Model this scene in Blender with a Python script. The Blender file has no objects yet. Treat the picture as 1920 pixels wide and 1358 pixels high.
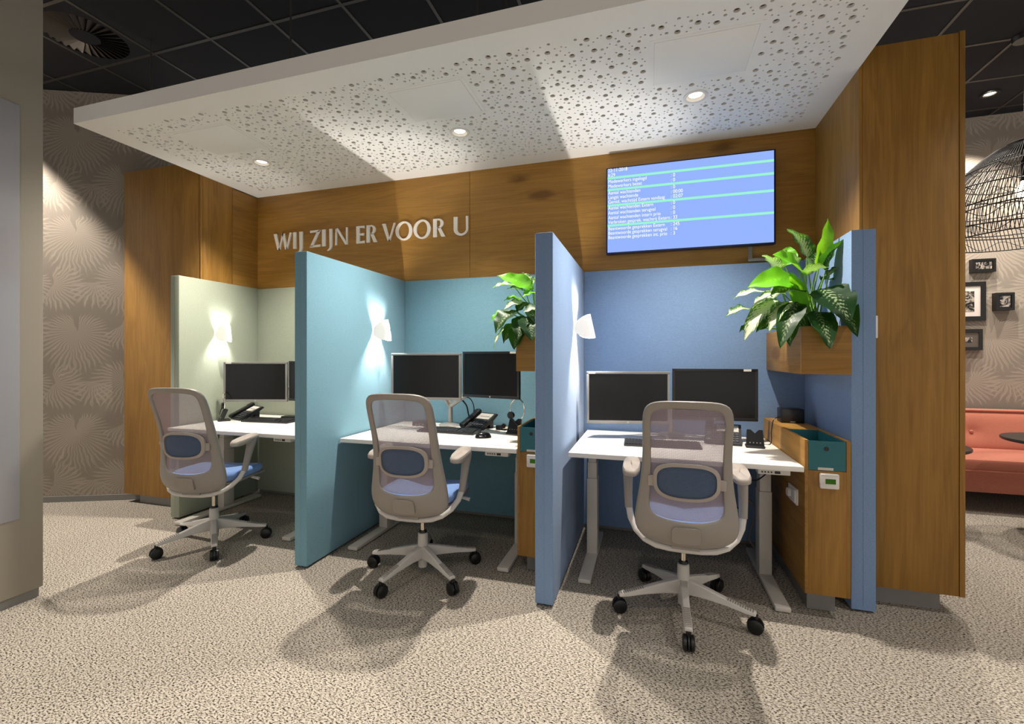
import bpy, bmesh, math, random
from mathutils import Vector, Matrix
from mathutils.geometry import delaunay_2d_cdt
R = math.radians
random.seed(7)
scene = bpy.context.scene
C = scene.collection

# ------------------------------------------------------------------ camera, world, exposure
FPX, CXP, HYP, CAMH = 856.0, 960.0, 667.0, 1.28
PSI = math.atan(258 / FPX)
cam_data = bpy.data.cameras.new('camera')
cam_data.sensor_width = 36.0
cam_data.lens = FPX / 1920 * 36
cam_data.shift_y = -(679 - HYP) / 1920
cam_data.clip_start = 0.05
cam = bpy.data.objects.new('camera', cam_data)
C.objects.link(cam)
cam.location = (0, 0, CAMH)
cam.rotation_euler = (R(90), 0, PSI)
scene.camera = cam
world = bpy.data.worlds.new('world')
scene.world = world
world.use_nodes = True
world.node_tree.nodes['Background'].inputs[0].default_value = (1.0, 0.96, 0.92, 1)
world.node_tree.nodes['Background'].inputs[1].default_value = 0.86
scene.view_settings.view_transform = 'Standard'
scene.view_settings.look = 'None'
scene.view_settings.exposure = 0.0
scene.view_settings.gamma = 1.0
scene.view_settings.use_curve_mapping = False
scene.cycles.max_bounces = 6
scene.cycles.diffuse_bounces = 3
scene.cycles.glossy_bounces = 2
scene.cycles.transmission_bounces = 3
scene.cycles.transparent_max_bounces = 8
scene.cycles.caustics_reflective = False
scene.cycles.caustics_refractive = False
scene.cycles.sample_clamp_indirect = 6.0
scene.cycles.adaptive_threshold = 0.03

WARM = (1.0, 0.92, 0.82)
NEUT = (1.0, 0.96, 0.90)

def at(u, v, y):
    """point of the plane y = const that a photograph pixel looks at"""
    k = (u - CXP) / FPX
    dx = -math.sin(PSI) + math.cos(PSI) * k
    dy = math.cos(PSI) + math.sin(PSI) * k
    t = y / dy
    return Vector((dx * t, y, CAMH + (HYP - v) / FPX * t))

# ------------------------------------------------------------------ helpers
OFF = {}
def lin(c):
    if isinstance(c, str):
        c = [int(c[i:i + 2], 16) / 255 for i in (0, 2, 4)]
    return tuple(x / 12.92 if x <= 0.04045 else ((x + 0.055) / 1.055) ** 2.4 for x in c) + (1,)

def link(o, parent=None):
    C.objects.link(o)
    if parent is not None:
        o.parent = parent
    return o

def tag(o, label, cat, group=None, kind=None):
    if label: o['label'] = label
    if cat: o['category'] = cat
    if group: o['group'] = group
    if kind: o['kind'] = kind
    return o

def thing(name, loc, label, cat, group=None, rz=0):
    o = bpy.data.objects.new(name, None)
    o.empty_display_size = 0.1
    link(o)
    o.location = loc
    o.rotation_euler = (0, 0, rz)
    OFF[o.name] = Vector(loc)
    return tag(o, label, cat, group)

class MB:
    def __init__(s): s.v = []; s.f = []; s.uv = None
    def add(s, vs, fs):
        n = len(s.v)
        s.v += [Vector(p) for p in vs]
        s.f += [tuple(i + n for i in f) for f in fs]
        return s
    def box(s, lo, hi, M=None, bev=0.0, seg=2):
        bm = bmesh.new()
        bmesh.ops.create_cube(bm, size=1)
        for v in bm.verts:
            v.co = Vector([lo[i] + (hi[i] - lo[i]) * (v.co[i] + 0.5) for i in range(3)])
        if bev > 0:
            b = min(bev, 0.49 * min(abs(hi[i] - lo[i]) for i in range(3)))
            bmesh.ops.bevel(bm, geom=list(bm.edges), offset=b, segments=seg, affect='EDGES', profile=0.5)
        if M is not None:
            bm.transform(M)
        bm.verts.index_update()
        bm.normal_update()
        s.add([v.co.copy() for v in bm.verts], [[v.index for v in f.verts] for f in bm.faces])
        bm.free()
        return s
    def tube(s, pts, r, n=8, caps=True, flat=None):
        pts = [Vector(p) for p in pts]
        m = len(pts)
        rs = r if isinstance(r, (list, tuple)) else [r] * m
        rings = []
        up = None
        for i, p in enumerate(pts):
            t = (pts[min(i + 1, m - 1)] - pts[max(i - 1, 0)])
            if t.length < 1e-9: t = Vector((0, 0, 1))
            t.normalize()
            if up is None:
                a = Vector((0, 0, 1)) if abs(t.z) < 0.9 else Vector((1, 0, 0))
                up = (a - t * a.dot(t)).normalized()
            else:
                up = (up - t * up.dot(t))
                up = up.normalized() if up.length > 1e-6 else t.orthogonal().normalized()
            side = t.cross(up)
            k = flat if flat else 1.0
            rings.append([p + (up * math.cos(2 * math.pi * j / n) * k + side * math.sin(2 * math.pi * j / n)) * rs[i] for j in range(n)])
        vs = [q for ring in rings for q in ring]
        fs = []
        for i in range(m - 1):
            for j in range(n):
                a, b = i * n + j, i * n + (j + 1) % n
                fs.append((a, b, b + n, a + n))
        if caps:
            fs.append(tuple(reversed(range(n))))
            fs.append(tuple(range((m - 1) * n, m * n)))
        return s.add(vs, fs)
    def lathe(s, prof, n=24, M=None, closed=False, caps=True):
        vs = []
        for r, z in prof:
            for j in range(n):
                a = 2 * math.pi * j / n
                vs.append(Vector((r * math.cos(a), r * math.sin(a), z)))
        if M is not None: vs = [M @ v for v in vs]
        fs = []
        m = len(prof)
        for i in range(m if closed else m - 1):
            i2 = (i + 1) % m
            for j in range(n):
                j2 = (j + 1) % n
                fs.append((i * n + j, i * n + j2, i2 * n + j2, i2 * n + j))
        if caps and not closed:
            if prof[0][0] > 1e-6: fs.append(tuple(reversed(range(n))))
            if prof[-1][0] > 1e-6: fs.append(tuple(range((m - 1) * n, m * n)))
        return s.add(vs, fs)
    def prism(s, poly, axis, a, b):
        """poly: 2D outline, extruded along an axis from a to b"""
        def P(p, d):
            return {'x': (d, p[0], p[1]), 'y': (p[0], d, p[1]), 'z': (p[0], p[1], d)}[axis]
        n = len(poly)
        vs = [P(p, a) for p in poly] + [P(p, b) for p in poly]
        fs = [tuple(reversed(range(n))), tuple(range(n, 2 * n))]
        for i in range(n):
            j = (i + 1) % n
            fs.append((i, j, j + n, i + n))
        return s.add(vs, fs)
    def xf(s, M):
        s.v = [M @ v for v in s.v]
        return s
    def build(s, name, mat, parent=None, world=False, smooth=True, angle=38, recalc=True):
        me = bpy.data.meshes.new(name)
        off = OFF.get(parent.name, Vector((0, 0, 0))) if (parent is not None and world) else Vector((0, 0, 0))
        me.from_pydata([v - off for v in s.v], [], s.f)
        if recalc:
            bm = bmesh.new(); bm.from_mesh(me)
            bmesh.ops.remove_doubles(bm, verts=bm.verts, dist=1e-6)
            bmesh.ops.recalc_face_normals(bm, faces=bm.faces)
            bm.to_mesh(me); bm.free()
        if smooth and len(me.polygons):
            me.polygons.foreach_set('use_smooth', [True] * len(me.polygons))
            me.set_sharp_from_angle(angle=R(angle))
        me.update()
        if mat is not None: me.materials.append(mat)
        o = bpy.data.objects.new(name, me)
        link(o, parent)
        if parent is not None: OFF[o.name] = OFF.get(parent.name, Vector((0, 0, 0)))
        return o

def wbox(name, lo, hi, mat, parent=None, bev=0.0):
    return MB().box(lo, hi, bev=bev).build(name, mat, parent, world=True)

def copy_tree(o, parent=None):
    c = o.copy()
    link(c, parent)
    if parent is not None:
        c.matrix_parent_inverse = o.matrix_parent_inverse.copy()
    for ch in list(o.children):
        copy_tree(ch, c)
    return c

def lamp(name, kind, loc, power, color, parent, radius=0.03, size=None, blend=0.5, aim=None):
    d = bpy.data.lights.new(name, kind)
    d.energy = power
    d.color = color
    d.shadow_soft_size = radius
    if kind == 'SPOT':
        d.spot_size = R(size); d.spot_blend = blend
    o = bpy.data.objects.new(name, d)
    link(o, parent)
    o.location = Vector(loc) - (OFF.get(parent.name, Vector((0, 0, 0))) if parent else Vector((0, 0, 0)))
    if aim is not None:
        o.rotation_euler = (Vector(aim) - Vector(loc)).to_track_quat('-Z', 'Y').to_euler()
    return o

# ------------------------------------------------------------------ materials
def newmat(name):
    m = bpy.data.materials.new(name)
    m.use_nodes = True
    return m, m.node_tree.nodes, m.node_tree.links, m.node_tree.nodes['Principled BSDF']

def nd(ns, t, **kw):
    n = ns.new(t)
    for k, v in kw.items():
        setattr(n, k, v)
    return n

def plain(name, col, rough=0.5, metal=0.0, bump=0.0, bscale=300, spec=0.5, vary=0.0):
    m, ns, ls, b = newmat(name)
    b.inputs['Roughness'].default_value = rough
    b.inputs['Metallic'].default_value = metal
    b.inputs['Specular IOR Level'].default_value = spec
    c = lin(col)
    tc = nd(ns, 'ShaderNodeTexCoord')
    nz = nd(ns, 'ShaderNodeTexNoise'); nz.inputs['Scale'].default_value = bscale; nz.inputs['Detail'].default_value = 3
    ls.new(tc.outputs['Object'], nz.inputs['Vector'])
    if vary > 0:
        mx = nd(ns, 'ShaderNodeMix', data_type='RGBA')
        mx.inputs[6].default_value = tuple(x * (1 - vary) for x in c[:3]) + (1,)
        mx.inputs[7].default_value = tuple(min(1, x * (1 + vary)) for x in c[:3]) + (1,)
        ls.new(nz.outputs['Fac'], mx.inputs[0])
        ls.new(mx.outputs[2], b.inputs['Base Color'])
    else:
        b.inputs['Base Color'].default_value = c
    if bump > 0:
        bp = nd(ns, 'ShaderNodeBump'); bp.inputs['Strength'].default_value = bump; bp.inputs['Distance'].default_value = 0.002
        ls.new(nz.outputs['Fac'], bp.inputs['Height'])
        ls.new(bp.outputs[0], b.inputs['Normal'])
    return m

def emit(name, col, strength):
    m, ns, ls, b = newmat(name)
    b.inputs['Base Color'].default_value = (0, 0, 0, 1)
    b.inputs['Specular IOR Level'].default_value = 0.1
    b.inputs['Emission Color'].default_value = lin(col)
    b.inputs['Emission Strength'].default_value = strength
    return m

def wood(name, axis, light='b6873f', dark='704d1e', seed=0.0):
    m, ns, ls, b = newmat(name)
    tc = nd(ns, 'ShaderNodeTexCoord')
    mp = nd(ns, 'ShaderNodeMapping')
    mp.inputs['Location'].default_value = (seed, seed * 1.7, seed * 0.6)
    sc = {'x': (0.9, 9, 9), 'y': (9, 0.9, 9), 'z': (9, 9, 0.9)}[axis]
    mp.inputs['Scale'].default_value = sc
    ls.new(tc.outputs['Object'], mp.inputs['Vector'])
    n0 = nd(ns, 'ShaderNodeTexNoise'); n0.inputs['Scale'].default_value = 0.9; n0.inputs['Detail'].default_value = 3; n0.inputs['Distortion'].default_value = 0.6
    ls.new(mp.outputs[0], n0.inputs['Vector'])
    # cathedral figure: bands of a distorted field
    mul = nd(ns, 'ShaderNodeMath', operation='MULTIPLY'); mul.inputs[1].default_value = 42
    ls.new(n0.outputs['Fac'], mul.inputs[0])
    sn = nd(ns, 'ShaderNodeMath', operation='SINE'); ls.new(mul.outputs[0], sn.inputs[0])
    mp2 = nd(ns, 'ShaderNodeMapping')
    sc2 = {'x': (4, 150, 150), 'y': (150, 4, 150), 'z': (150, 150, 4)}[axis]
    mp2.inputs['Scale'].default_value = sc2
    ls.new(tc.outputs['Object'], mp2.inputs['Vector'])
    n1 = nd(ns, 'ShaderNodeTexNoise'); n1.inputs['Scale'].default_value = 1.0; n1.inputs['Detail'].default_value = 4
    ls.new(mp2.outputs[0], n1.inputs['Vector'])
    n2 = nd(ns, 'ShaderNodeTexNoise'); n2.inputs['Scale'].default_value = 0.45; n2.inputs['Detail'].default_value = 2
    ls.new(mp.outputs[0], n2.inputs['Vector'])
    # knots
    mp3 = nd(ns, 'ShaderNodeMapping')
    sc3 = {'x': (1.2, 3.2, 3.2), 'y': (3.2, 1.2, 3.2), 'z': (3.2, 3.2, 1.2)}[axis]
    mp3.inputs['Scale'].default_value = sc3
    mp3.inputs['Location'].default_value = (seed * 3.1 + 0.3, seed * 1.3 + 0.2, seed * 2.2 + 0.4)
    ls.new(tc.outputs['Object'], mp3.inputs['Vector'])
    nk = nd(ns, 'ShaderNodeTexNoise'); nk.inputs['Scale'].default_value = 6; nk.inputs['Detail'].default_value = 2
    ls.new(mp3.outputs[0], nk.inputs['Vector'])
    addk = nd(ns, 'ShaderNodeMix', data_type='VECTOR'); addk.inputs[0].default_value = 0.08
    ls.new(mp3.outputs[0], addk.inputs[4]); ls.new(nk.outputs['Color'], addk.inputs[5])
    vk = nd(ns, 'ShaderNodeTexVoronoi'); vk.inputs['Scale'].default_value = 1.15
    ls.new(addk.outputs[1], vk.inputs['Vector'])
    kr = nd(ns, 'ShaderNodeMapRange'); kr.inputs[1].default_value = 0.03; kr.inputs[2].default_value = 0.16; kr.inputs[3].default_value = 1; kr.inputs[4].default_value = 0
    ls.new(vk.outputs['Distance'], kr.inputs[0])
    def M(op, a, bb):
        n = nd(ns, 'ShaderNodeMath', operation=op)
        for i, x in enumerate((a, bb)):
            if isinstance(x, (int, float)): n.inputs[i].default_value = x
            else: ls.new(x, n.inputs[i])
        return n.outputs[0]
    f = M('ADD', M('MULTIPLY', sn.outputs[0], 0.055), M('MULTIPLY', n1.outputs['Fac'], 0.34))
    f = M('ADD', f, M('MULTIPLY', n2.outputs['Fac'], 0.75))
    f = M('SUBTRACT', f, 0.08)
    f = M('SUBTRACT', f, M('MULTIPLY', kr.outputs[0], 0.45))
    cr = nd(ns, 'ShaderNodeValToRGB')
    e = cr.color_ramp.elements
    e[0].position = 0.12; e[0].color = lin(dark)
    e[1].position = 0.80; e[1].color = lin(light)
    ls.new(f, cr.inputs[0])
    ls.new(cr.outputs[0], b.inputs['Base Color'])
    b.inputs['Roughness'].default_value = 0.5
    b.inputs['Specular IOR Level'].default_value = 0.35
    bp = nd(ns, 'ShaderNodeBump'); bp.inputs['Strength'].default_value = 0.12; bp.inputs['Distance'].default_value = 0.002
    ls.new(n1.outputs['Fac'], bp.inputs['Height']); ls.new(bp.outputs[0], b.inputs['Normal'])
    return m

def fabric(name, col):
    m, ns, ls, b = newmat(name)
    tc = nd(ns, 'ShaderNodeTexCoord')
    c = lin(col)
    n1 = nd(ns, 'ShaderNodeTexNoise'); n1.inputs['Scale'].default_value = 260; n1.inputs['Detail'].default_value = 3
    mp = nd(ns, 'ShaderNodeMapping'); mp.inputs['Scale'].default_value = (0.35, 0.35, 1.0)
    ls.new(tc.outputs['Object'], mp.inputs['Vector']); ls.new(mp.outputs[0], n1.inputs['Vector'])
    mx = nd(ns, 'ShaderNodeMix', data_type='RGBA')
    mx.inputs[6].default_value = tuple(x * 0.80 for x in c[:3]) + (1,)
    mx.inputs[7].default_value = tuple(min(1, x * 1.18) for x in c[:3]) + (1,)
    ls.new(n1.outputs['Fac'], mx.inputs[0]); ls.new(mx.outputs[2], b.inputs['Base Color'])
    b.inputs['Roughness'].default_value = 0.95
    b.inputs['Specular IOR Level'].default_value = 0.15
    b.inputs['Sheen Weight'].default_value = 0.15
    bp = nd(ns, 'ShaderNodeBump'); bp.inputs['Strength'].default_value = 0.25; bp.inputs['Distance'].default_value = 0.002
    ls.new(n1.outputs['Fac'], bp.inputs['Height']); ls.new(bp.outputs[0], b.inputs['Normal'])
    return m

def carpet():
    m, ns, ls, b = newmat('carpet_loop_pile')
    tc = nd(ns, 'ShaderNodeTexCoord')
    mp = nd(ns, 'ShaderNodeMapping'); mp.inputs['Rotation'].default_value = (0, 0, 0.5); mp.inputs['Scale'].default_value = (1, 1.8, 1)
    ls.new(tc.outputs['Object'], mp.inputs['Vector'])
    n1 = nd(ns, 'ShaderNodeTexNoise'); n1.inputs['Scale'].default_value = 98; n1.inputs['Detail'].default_value = 2; n1.inputs['Roughness'].default_value = 0.65
    ls.new(mp.outputs[0], n1.inputs['Vector'])
    cr = nd(ns, 'ShaderNodeValToRGB')
    e = cr.color_ramp.elements
    e[0].position = 0.37; e[0].color = lin('2b2621')
    e[1].position = 0.52; e[1].color = lin('b3aa9d')
    x = cr.color_ramp.elements.new(0.45); x.color = lin('80786d')
    x = cr.color_ramp.elements.new(0.72); x.color = lin('c5beb3')
    ls.new(n1.outputs['Fac'], cr.inputs[0])
    ls.new(cr.outputs[0], b.inputs['Base Color'])
    b.inputs['Roughness'].default_value = 1.0
    b.inputs['Specular IOR Level'].default_value = 0.05
    bp = nd(ns, 'ShaderNodeBump'); bp.inputs['Strength'].default_value = 0.5; bp.inputs['Distance'].default_value = 0.004
    ls.new(n1.outputs['Fac'], bp.inputs['Height']); ls.new(bp.outputs[0], b.inputs['Normal'])
    return m

def wallpaper():
    """taupe paper printed with pale fan palms; UV in metres along the wall"""
    m, ns, ls, b = newmat('palm_leaf_wallpaper')
    uv = nd(ns, 'ShaderNodeUVMap')
    sep = nd(ns, 'ShaderNodeSeparateXYZ'); ls.new(uv.outputs[0], sep.inputs[0])
    nz = nd(ns, 'ShaderNodeTexNoise'); nz.inputs['Scale'].default_value = 7; nz.inputs['Detail'].default_value = 2
    ls.new(uv.outputs[0], nz.inputs['Vector'])
    def M(op, a, bb=None, c=None):
        n = nd(ns, 'ShaderNodeMath', operation=op)
        for i, x in enumerate((a, bb, c)):
            if x is None: continue
            if isinstance(x, (int, float)): n.inputs[i].default_value = x
            else: ls.new(x, n.inputs[i])
        return n.outputs[0]
    wob = M('MULTIPLY', M('SUBTRACT', nz.outputs['Fac'], 0.5), 0.12)
    TW, TH = 0.80, 0.87
    total = None
    # cx, cy, radius, main direction (rad, 0 = up), half spread, rays, bend
    for (cx, cy, rad, th0, spread, rays, off) in [
            (0.26, 0.62, 0.40, math.pi, 2.9, 47, 0.0), (0.66, 0.20, 0.34, math.pi + 0.5, 2.4, 41, 1.3),
            (0.62, 0.68, 0.26, math.pi - 0.9, 1.9, 29, 2.1), (0.08, 0.16, 0.28, math.pi * 0.6, 1.8, 31, 3.3),
            (0.40, 0.18, 0.24, math.pi + 0.2, 1.5, 23, 4.0)]:
        x = M('SUBTRACT', M('MULTIPLY', M('FRACT', M('ADD', M('DIVIDE', M('ADD', sep.outputs[0], wob), TW), 0.5 - cx / TW)), TW), TW / 2)
        y = M('SUBTRACT', M('MULTIPLY', M('FRACT', M('ADD', M('DIVIDE', sep.outputs[1], TH), 0.5 - cy / TH)), TH), TH / 2)
        r = M('SQRT', M('ADD', M('MULTIPLY', x, x), M('MULTIPLY', y, y)))
        # rotate so that the main direction is angle 0
        c0, s0 = math.cos(th0), math.sin(th0)
        yy = M('ADD', M('MULTIPLY', y, c0), M('MULTIPLY', x, s0))
        xx = M('SUBTRACT', M('MULTIPLY', x, c0), M('MULTIPLY', y, s0))
        th = M('ARCTAN2', xx, yy)
        ray = M('SINE', M('ADD', M('MULTIPLY', th, rays), M('ADD', M('MULTIPLY', r, 9), M('MULTIPLY', nz.outputs['Fac'], 5))))
        fine = M('SINE', M('ADD', M('MULTIPLY', th, rays * 2.63), M('MULTIPLY', r, 30)))
        st = M('MULTIPLY_ADD', fine, 0.25, M('MULTIPLY_ADD', ray, 0.30, 0.42))
        tip = M('MULTIPLY', M('ADD', 0.62, M('MULTIPLY', M('COSINE', M('MULTIPLY', th, 0.75)), 0.38)), rad)
        edge = M('MULTIPLY_ADD', ray, 0.16, 0.9)
        fall = nd(ns, 'ShaderNodeMapRange', interpolation_type='SMOOTHSTEP')
        ls.new(M('DIVIDE', r, M('MULTIPLY', tip, edge)), fall.inputs[0])
        fall.inputs[1].default_value = 0.75; fall.inputs[2].default_value = 1.0; fall.inputs[3].default_value = 1; fall.inputs[4].default_value = 0
        core = nd(ns, 'ShaderNodeMapRange'); ls.new(r, core.inputs[0])
        core.inputs[1].default_value = 0.0; core.inputs[2].default_value = 0.5; core.inputs[3].default_value = 1.0; core.inputs[4].default_value = 0.45
        sp = M('LESS_THAN', M('ABSOLUTE', th), spread)
        val = M('MULTIPLY', M('MULTIPLY', M('MULTIPLY', st, fall.outputs[0]), core.outputs[0]), sp)
        total = val if total is None else M('MAXIMUM', total, val)
    cr = nd(ns, 'ShaderNodeValToRGB')
    e = cr.color_ramp.elements
    e[0].position = 0.05; e[0].color = lin('8f8579')
    e[1].position = 0.85; e[1].color = lin('b3a697')
    ls.new(total, cr.inputs[0]); ls.new(cr.outputs[0], b.inputs['Base Color'])
    b.inputs['Roughness'].default_value = 0.75
    b.inputs['Specular IOR Level'].default_value = 0.25
    return m

def leafmat(name, green, pale, amount, glow):
    """variegated leaf: UV x across (-1..1), y along (0..1)"""
    m, ns, ls, b = newmat(name)
    uv = nd(ns, 'ShaderNodeUVMap')
    sep = nd(ns, 'ShaderNodeSeparateXYZ'); ls.new(uv.outputs[0], sep.inputs[0])
    mp = nd(ns, 'ShaderNodeMapping'); mp.inputs['Scale'].default_value = (3.0, 6, 1)
    ls.new(uv.outputs[0], mp.inputs['Vector'])
    nz = nd(ns, 'ShaderNodeTexNoise'); nz.inputs['Scale'].default_value = 2.6; nz.inputs['Detail'].default_value = 3
    ls.new(mp.outputs[0], nz.inputs['Vector'])
    def M(op, a, bb=None):
        n = nd(ns, 'ShaderNodeMath', operation=op)
        for i, x in enumerate((a, bb)):
            if x is None: continue
            if isinstance(x, (int, float)): n.inputs[i].default_value = x
            else: ls.new(x, n.inputs[i])
        return n.outputs[0]
    ax = M('ABSOLUTE', sep.outputs[0])
    # side veins running forward from the midrib
    vein = M('SINE', M('MULTIPLY', M('SUBTRACT', M('MULTIPLY', sep.outputs[1], 1.0), M('MULTIPLY', ax, 0.28)), 70))
    f = M('ADD', M('MULTIPLY', M('SUBTRACT', 1.0, ax), 0.7), M('MULTIPLY', M('SUBTRACT', nz.outputs['Fac'], 0.5), 1.4))
    f = M('ADD', f, M('MULTIPLY', vein, 0.14))
    f = M('ADD', f, amount - 0.5)
    cr = nd(ns, 'ShaderNodeValToRGB')
    e = cr.color_ramp.elements
    e[0].position = 0.40; e[0].color = lin(green)
    e[1].position = 0.62; e[1].color = lin(pale)
    ls.new(f, cr.inputs[0]); ls.new(cr.outputs[0], b.inputs['Base Color'])
    b.inputs['Roughness'].default_value = 0.45
    b.inputs['Specular IOR Level'].default_value = 0.3
    tr = nd(ns, 'ShaderNodeBsdfTranslucent'); tr.inputs[0].default_value = lin(glow)
    mx = nd(ns, 'ShaderNodeMixShader'); mx.inputs[0].default_value = 0.35
    out = ns['Material Output']
    ls.new(b.outputs[0], mx.inputs[1]); ls.new(tr.outputs[0], mx.inputs[2]); ls.new(mx.outputs[0], out.inputs[0])
    return m

def netmat(name, col, open_=0.5):
    """knitted net: fine holes let light through"""
    m, ns, ls, b = newmat(name)
    uv = nd(ns, 'ShaderNodeUVMap')
    sep = nd(ns, 'ShaderNodeSeparateXYZ'); ls.new(uv.outputs[0], sep.inputs[0])
    def M(op, a, bb=None):
        n = nd(ns, 'ShaderNodeMath', operation=op)
        for i, x in enumerate((a, bb)):
            if x is None: continue
            if isinstance(x, (int, float)): n.inputs[i].default_value = x
            else: ls.new(x, n.inputs[i])
        return n.outputs[0]
    fq = 2 * math.pi / 0.0062
    s = M('ADD', M('SINE', M('MULTIPLY', M('ADD', sep.outputs[0], sep.outputs[1]), fq)), M('SINE', M('MULTIPLY', M('SUBTRACT', sep.outputs[0], sep.outputs[1]), fq)))
    hole = M('GREATER_THAN', s, open_)
    b.inputs['Base Color'].default_value = lin(col)
    b.inputs['Roughness'].default_value = 0.8
    tr = nd(ns, 'ShaderNodeBsdfTransparent')
    mx = nd(ns, 'ShaderNodeMixShader')
    ls.new(hole, mx.inputs[0])
    ls.new(b.outputs[0], mx.inputs[1]); ls.new(tr.outputs[0], mx.inputs[2])
    ls.new(mx.outputs[0], ns['Material Output'].inputs[0])
    return m

def photomat(name, seed, lo='0c0b0a', hi='b0a498'):
    m, ns, ls, b = newmat(name)
    tc = nd(ns, 'ShaderNodeTexCoord')
    mp = nd(ns, 'ShaderNodeMapping'); mp.inputs['Location'].default_value = (seed, seed * 2, seed)
    ls.new(tc.outputs['Object'], mp.inputs['Vector'])
    nz = nd(ns, 'ShaderNodeTexNoise'); nz.inputs['Scale'].default_value = 14; nz.inputs['Detail'].default_value = 4; nz.inputs['Distortion'].default_value = 2.2
    ls.new(mp.outputs[0], nz.inputs['Vector'])
    cr = nd(ns, 'ShaderNodeValToRGB')
    e = cr.color_ramp.elements
    e[0].position = 0.44; e[0].color = lin(lo)
    e[1].position = 0.62; e[1].color = lin(hi)
    ls.new(nz.outputs['Fac'], cr.inputs[0]); ls.new(cr.outputs[0], b.inputs['Base Color'])
    b.inputs['Roughness'].default_value = 0.25
    return m

M_ = {}
M_['wood_v'] = wood('oak_vertical_grain', 'z', seed=0.0)
M_['wood_v2'] = wood('oak_vertical_grain_second', 'z', seed=4.3)
M_['wood_h'] = wood('oak_horizontal_grain', 'x', seed=2.1)
M_['wood_y'] = wood('oak_grain_along_depth', 'y', seed=6.4)
M_['carpet'] = carpet()
M_['paper'] = wallpaper()
M_['green'] = fabric('sage_green_felt', 'a5ac9a')
M_['teal'] = fabric('teal_felt', '78a2b3')
M_['blue'] = fabric('cornflower_blue_felt', '7f9abf')
M_['white'] = plain('white_board', 'e6e2dc', 0.6)
M_['canopy'] = plain('white_plaster', 'f6f3ee', 0.8)
M_['felt'] = plain('shaded_acoustic_fleece', '5d554b', 1.0)  # white fleece; the shade inside the holes is put into its colour
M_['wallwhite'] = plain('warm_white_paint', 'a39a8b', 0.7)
M_['glassboard'] = plain('grey_glass_board', 'a9a7ab', 0.12)
M_['desk'] = plain('white_melamine', 'f0ebe3', 0.45)
M_['deskmetal'] = plain('light_grey_powder_coat', 'cfc9bf', 0.45)
M_['chairgrey'] = plain('warm_grey_plastic', '989189', 0.45)
M_['chairlight'] = plain('light_grey_plastic', 'cdc8c2', 0.4)
M_['chairpad'] = plain('soft_grey_armpad', 'aba198', 0.6)
M_['seat'] = fabric('blue_seat_wool', '7b9ad0')
M_['lumbar'] = fabric('slate_blue_wool', '515f78')
M_['net'] = netmat('lilac_grey_net', 'a396a2', 0.72)
M_['black'] = plain('black_plastic', '0d0d0e', 0.4)
M_['darkplastic'] = plain('charcoal_plastic', '1e1e20', 0.45)
M_['chrome'] = plain('chrome', 'd8cfc2', 0.12, 1.0)
M_['alu'] = plain('brushed_aluminium', 'b9b4ad', 0.35, 0.7)
M_['silver'] = plain('silver_bezel', '8f8d8a', 0.4, 0.3)
M_['screen'] = plain('dark_display_glass', '0e0e0f', 0.25, spec=0.4)
M_['plinth'] = plain('grey_plinth', '85827e', 0.6)
M_['tealbin'] = plain('petrol_teal_lacquer', '1f6870', 0.5)
M_['ceil'] = plain('black_ceiling_tile', '17181f', 0.95, vary=0.15)
M_['tbar'] = plain('grey_ceiling_rail', '3c3834', 0.5)
M_['letters'] = plain('white_lettering', 'efe7dc', 0.6)
M_['lampwhite'] = plain('white_lamp_enamel', 'f2efea', 0.5)
M_['lcd'] = emit('green_lcd', '3d6a1e', 0.5)
M_['pink'] = fabric('salmon_pink_velvet', 'bb735f')
M_['darktable'] = plain('dark_table_laminate', '241f1c', 0.35)
M_['framewood'] = plain('black_picture_frame', '14110f', 0.35)
M_['paperwhite'] = plain('white_mount_card', 'd9cec6', 0.7)
M_['felt2'] = plain('grey_mount_card', '5a524a', 0.8)
M_['soil'] = plain('dark_potting_soil', '1c1510', 1.0, bump=0.6, bscale=80)
M_['leaf_mix'] = leafmat('variegated_leaf', '1f4a1c', 'd3dcb0', 0.60, '5f9a20')
M_['leaf_pale'] = leafmat('pale_variegated_leaf', '3d6b28', 'e6e6c8', 0.78, '86b838')
M_['leaf_dark'] = leafmat('dark_variegated_leaf', '173a18', 'a9bc8c', 0.30, '4d8a18')
M_['leaf_green'] = leafmat('fresh_green_leaf', '5fa81e', '86c83a', 0.2, '9fe02c')
M_['stem'] = plain('pale_green_stem', '6f9a3c', 0.5)
M_['rattan'] = plain('black_rattan', '14100d', 0.6)

# ------------------------------------------------------------------ setting
B, ZC, ZCEIL = 3.415, 2.762, 3.60
X0, X1 = -3.523, 1.034

def struct(o): o['kind'] = 'structure'; return o
struct(MB().add([(-9, -5, 0), (8, -5, 0), (8, 6.5, 0), (-9, 6.5, 0)], [(0, 1, 2, 3)]).build('floor', M_['carpet']))

# back wall: two oak boards above the felt, plaster core behind
wb = struct(wbox('wall_back', (X0, B + 0.02, 0), (X1, B + 0.12, 2.86), M_['plinth']))
wbox('wood_panel', (X0, B, 1.905), (-1.385, B + 0.019, 2.80), M_['wood_h'], wb, 0.001)
wbox('wood_panel', (-1.382, B, 1.905), (X1, B + 0.019, 2.80), M_['wood_h'], wb, 0.001)

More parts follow.
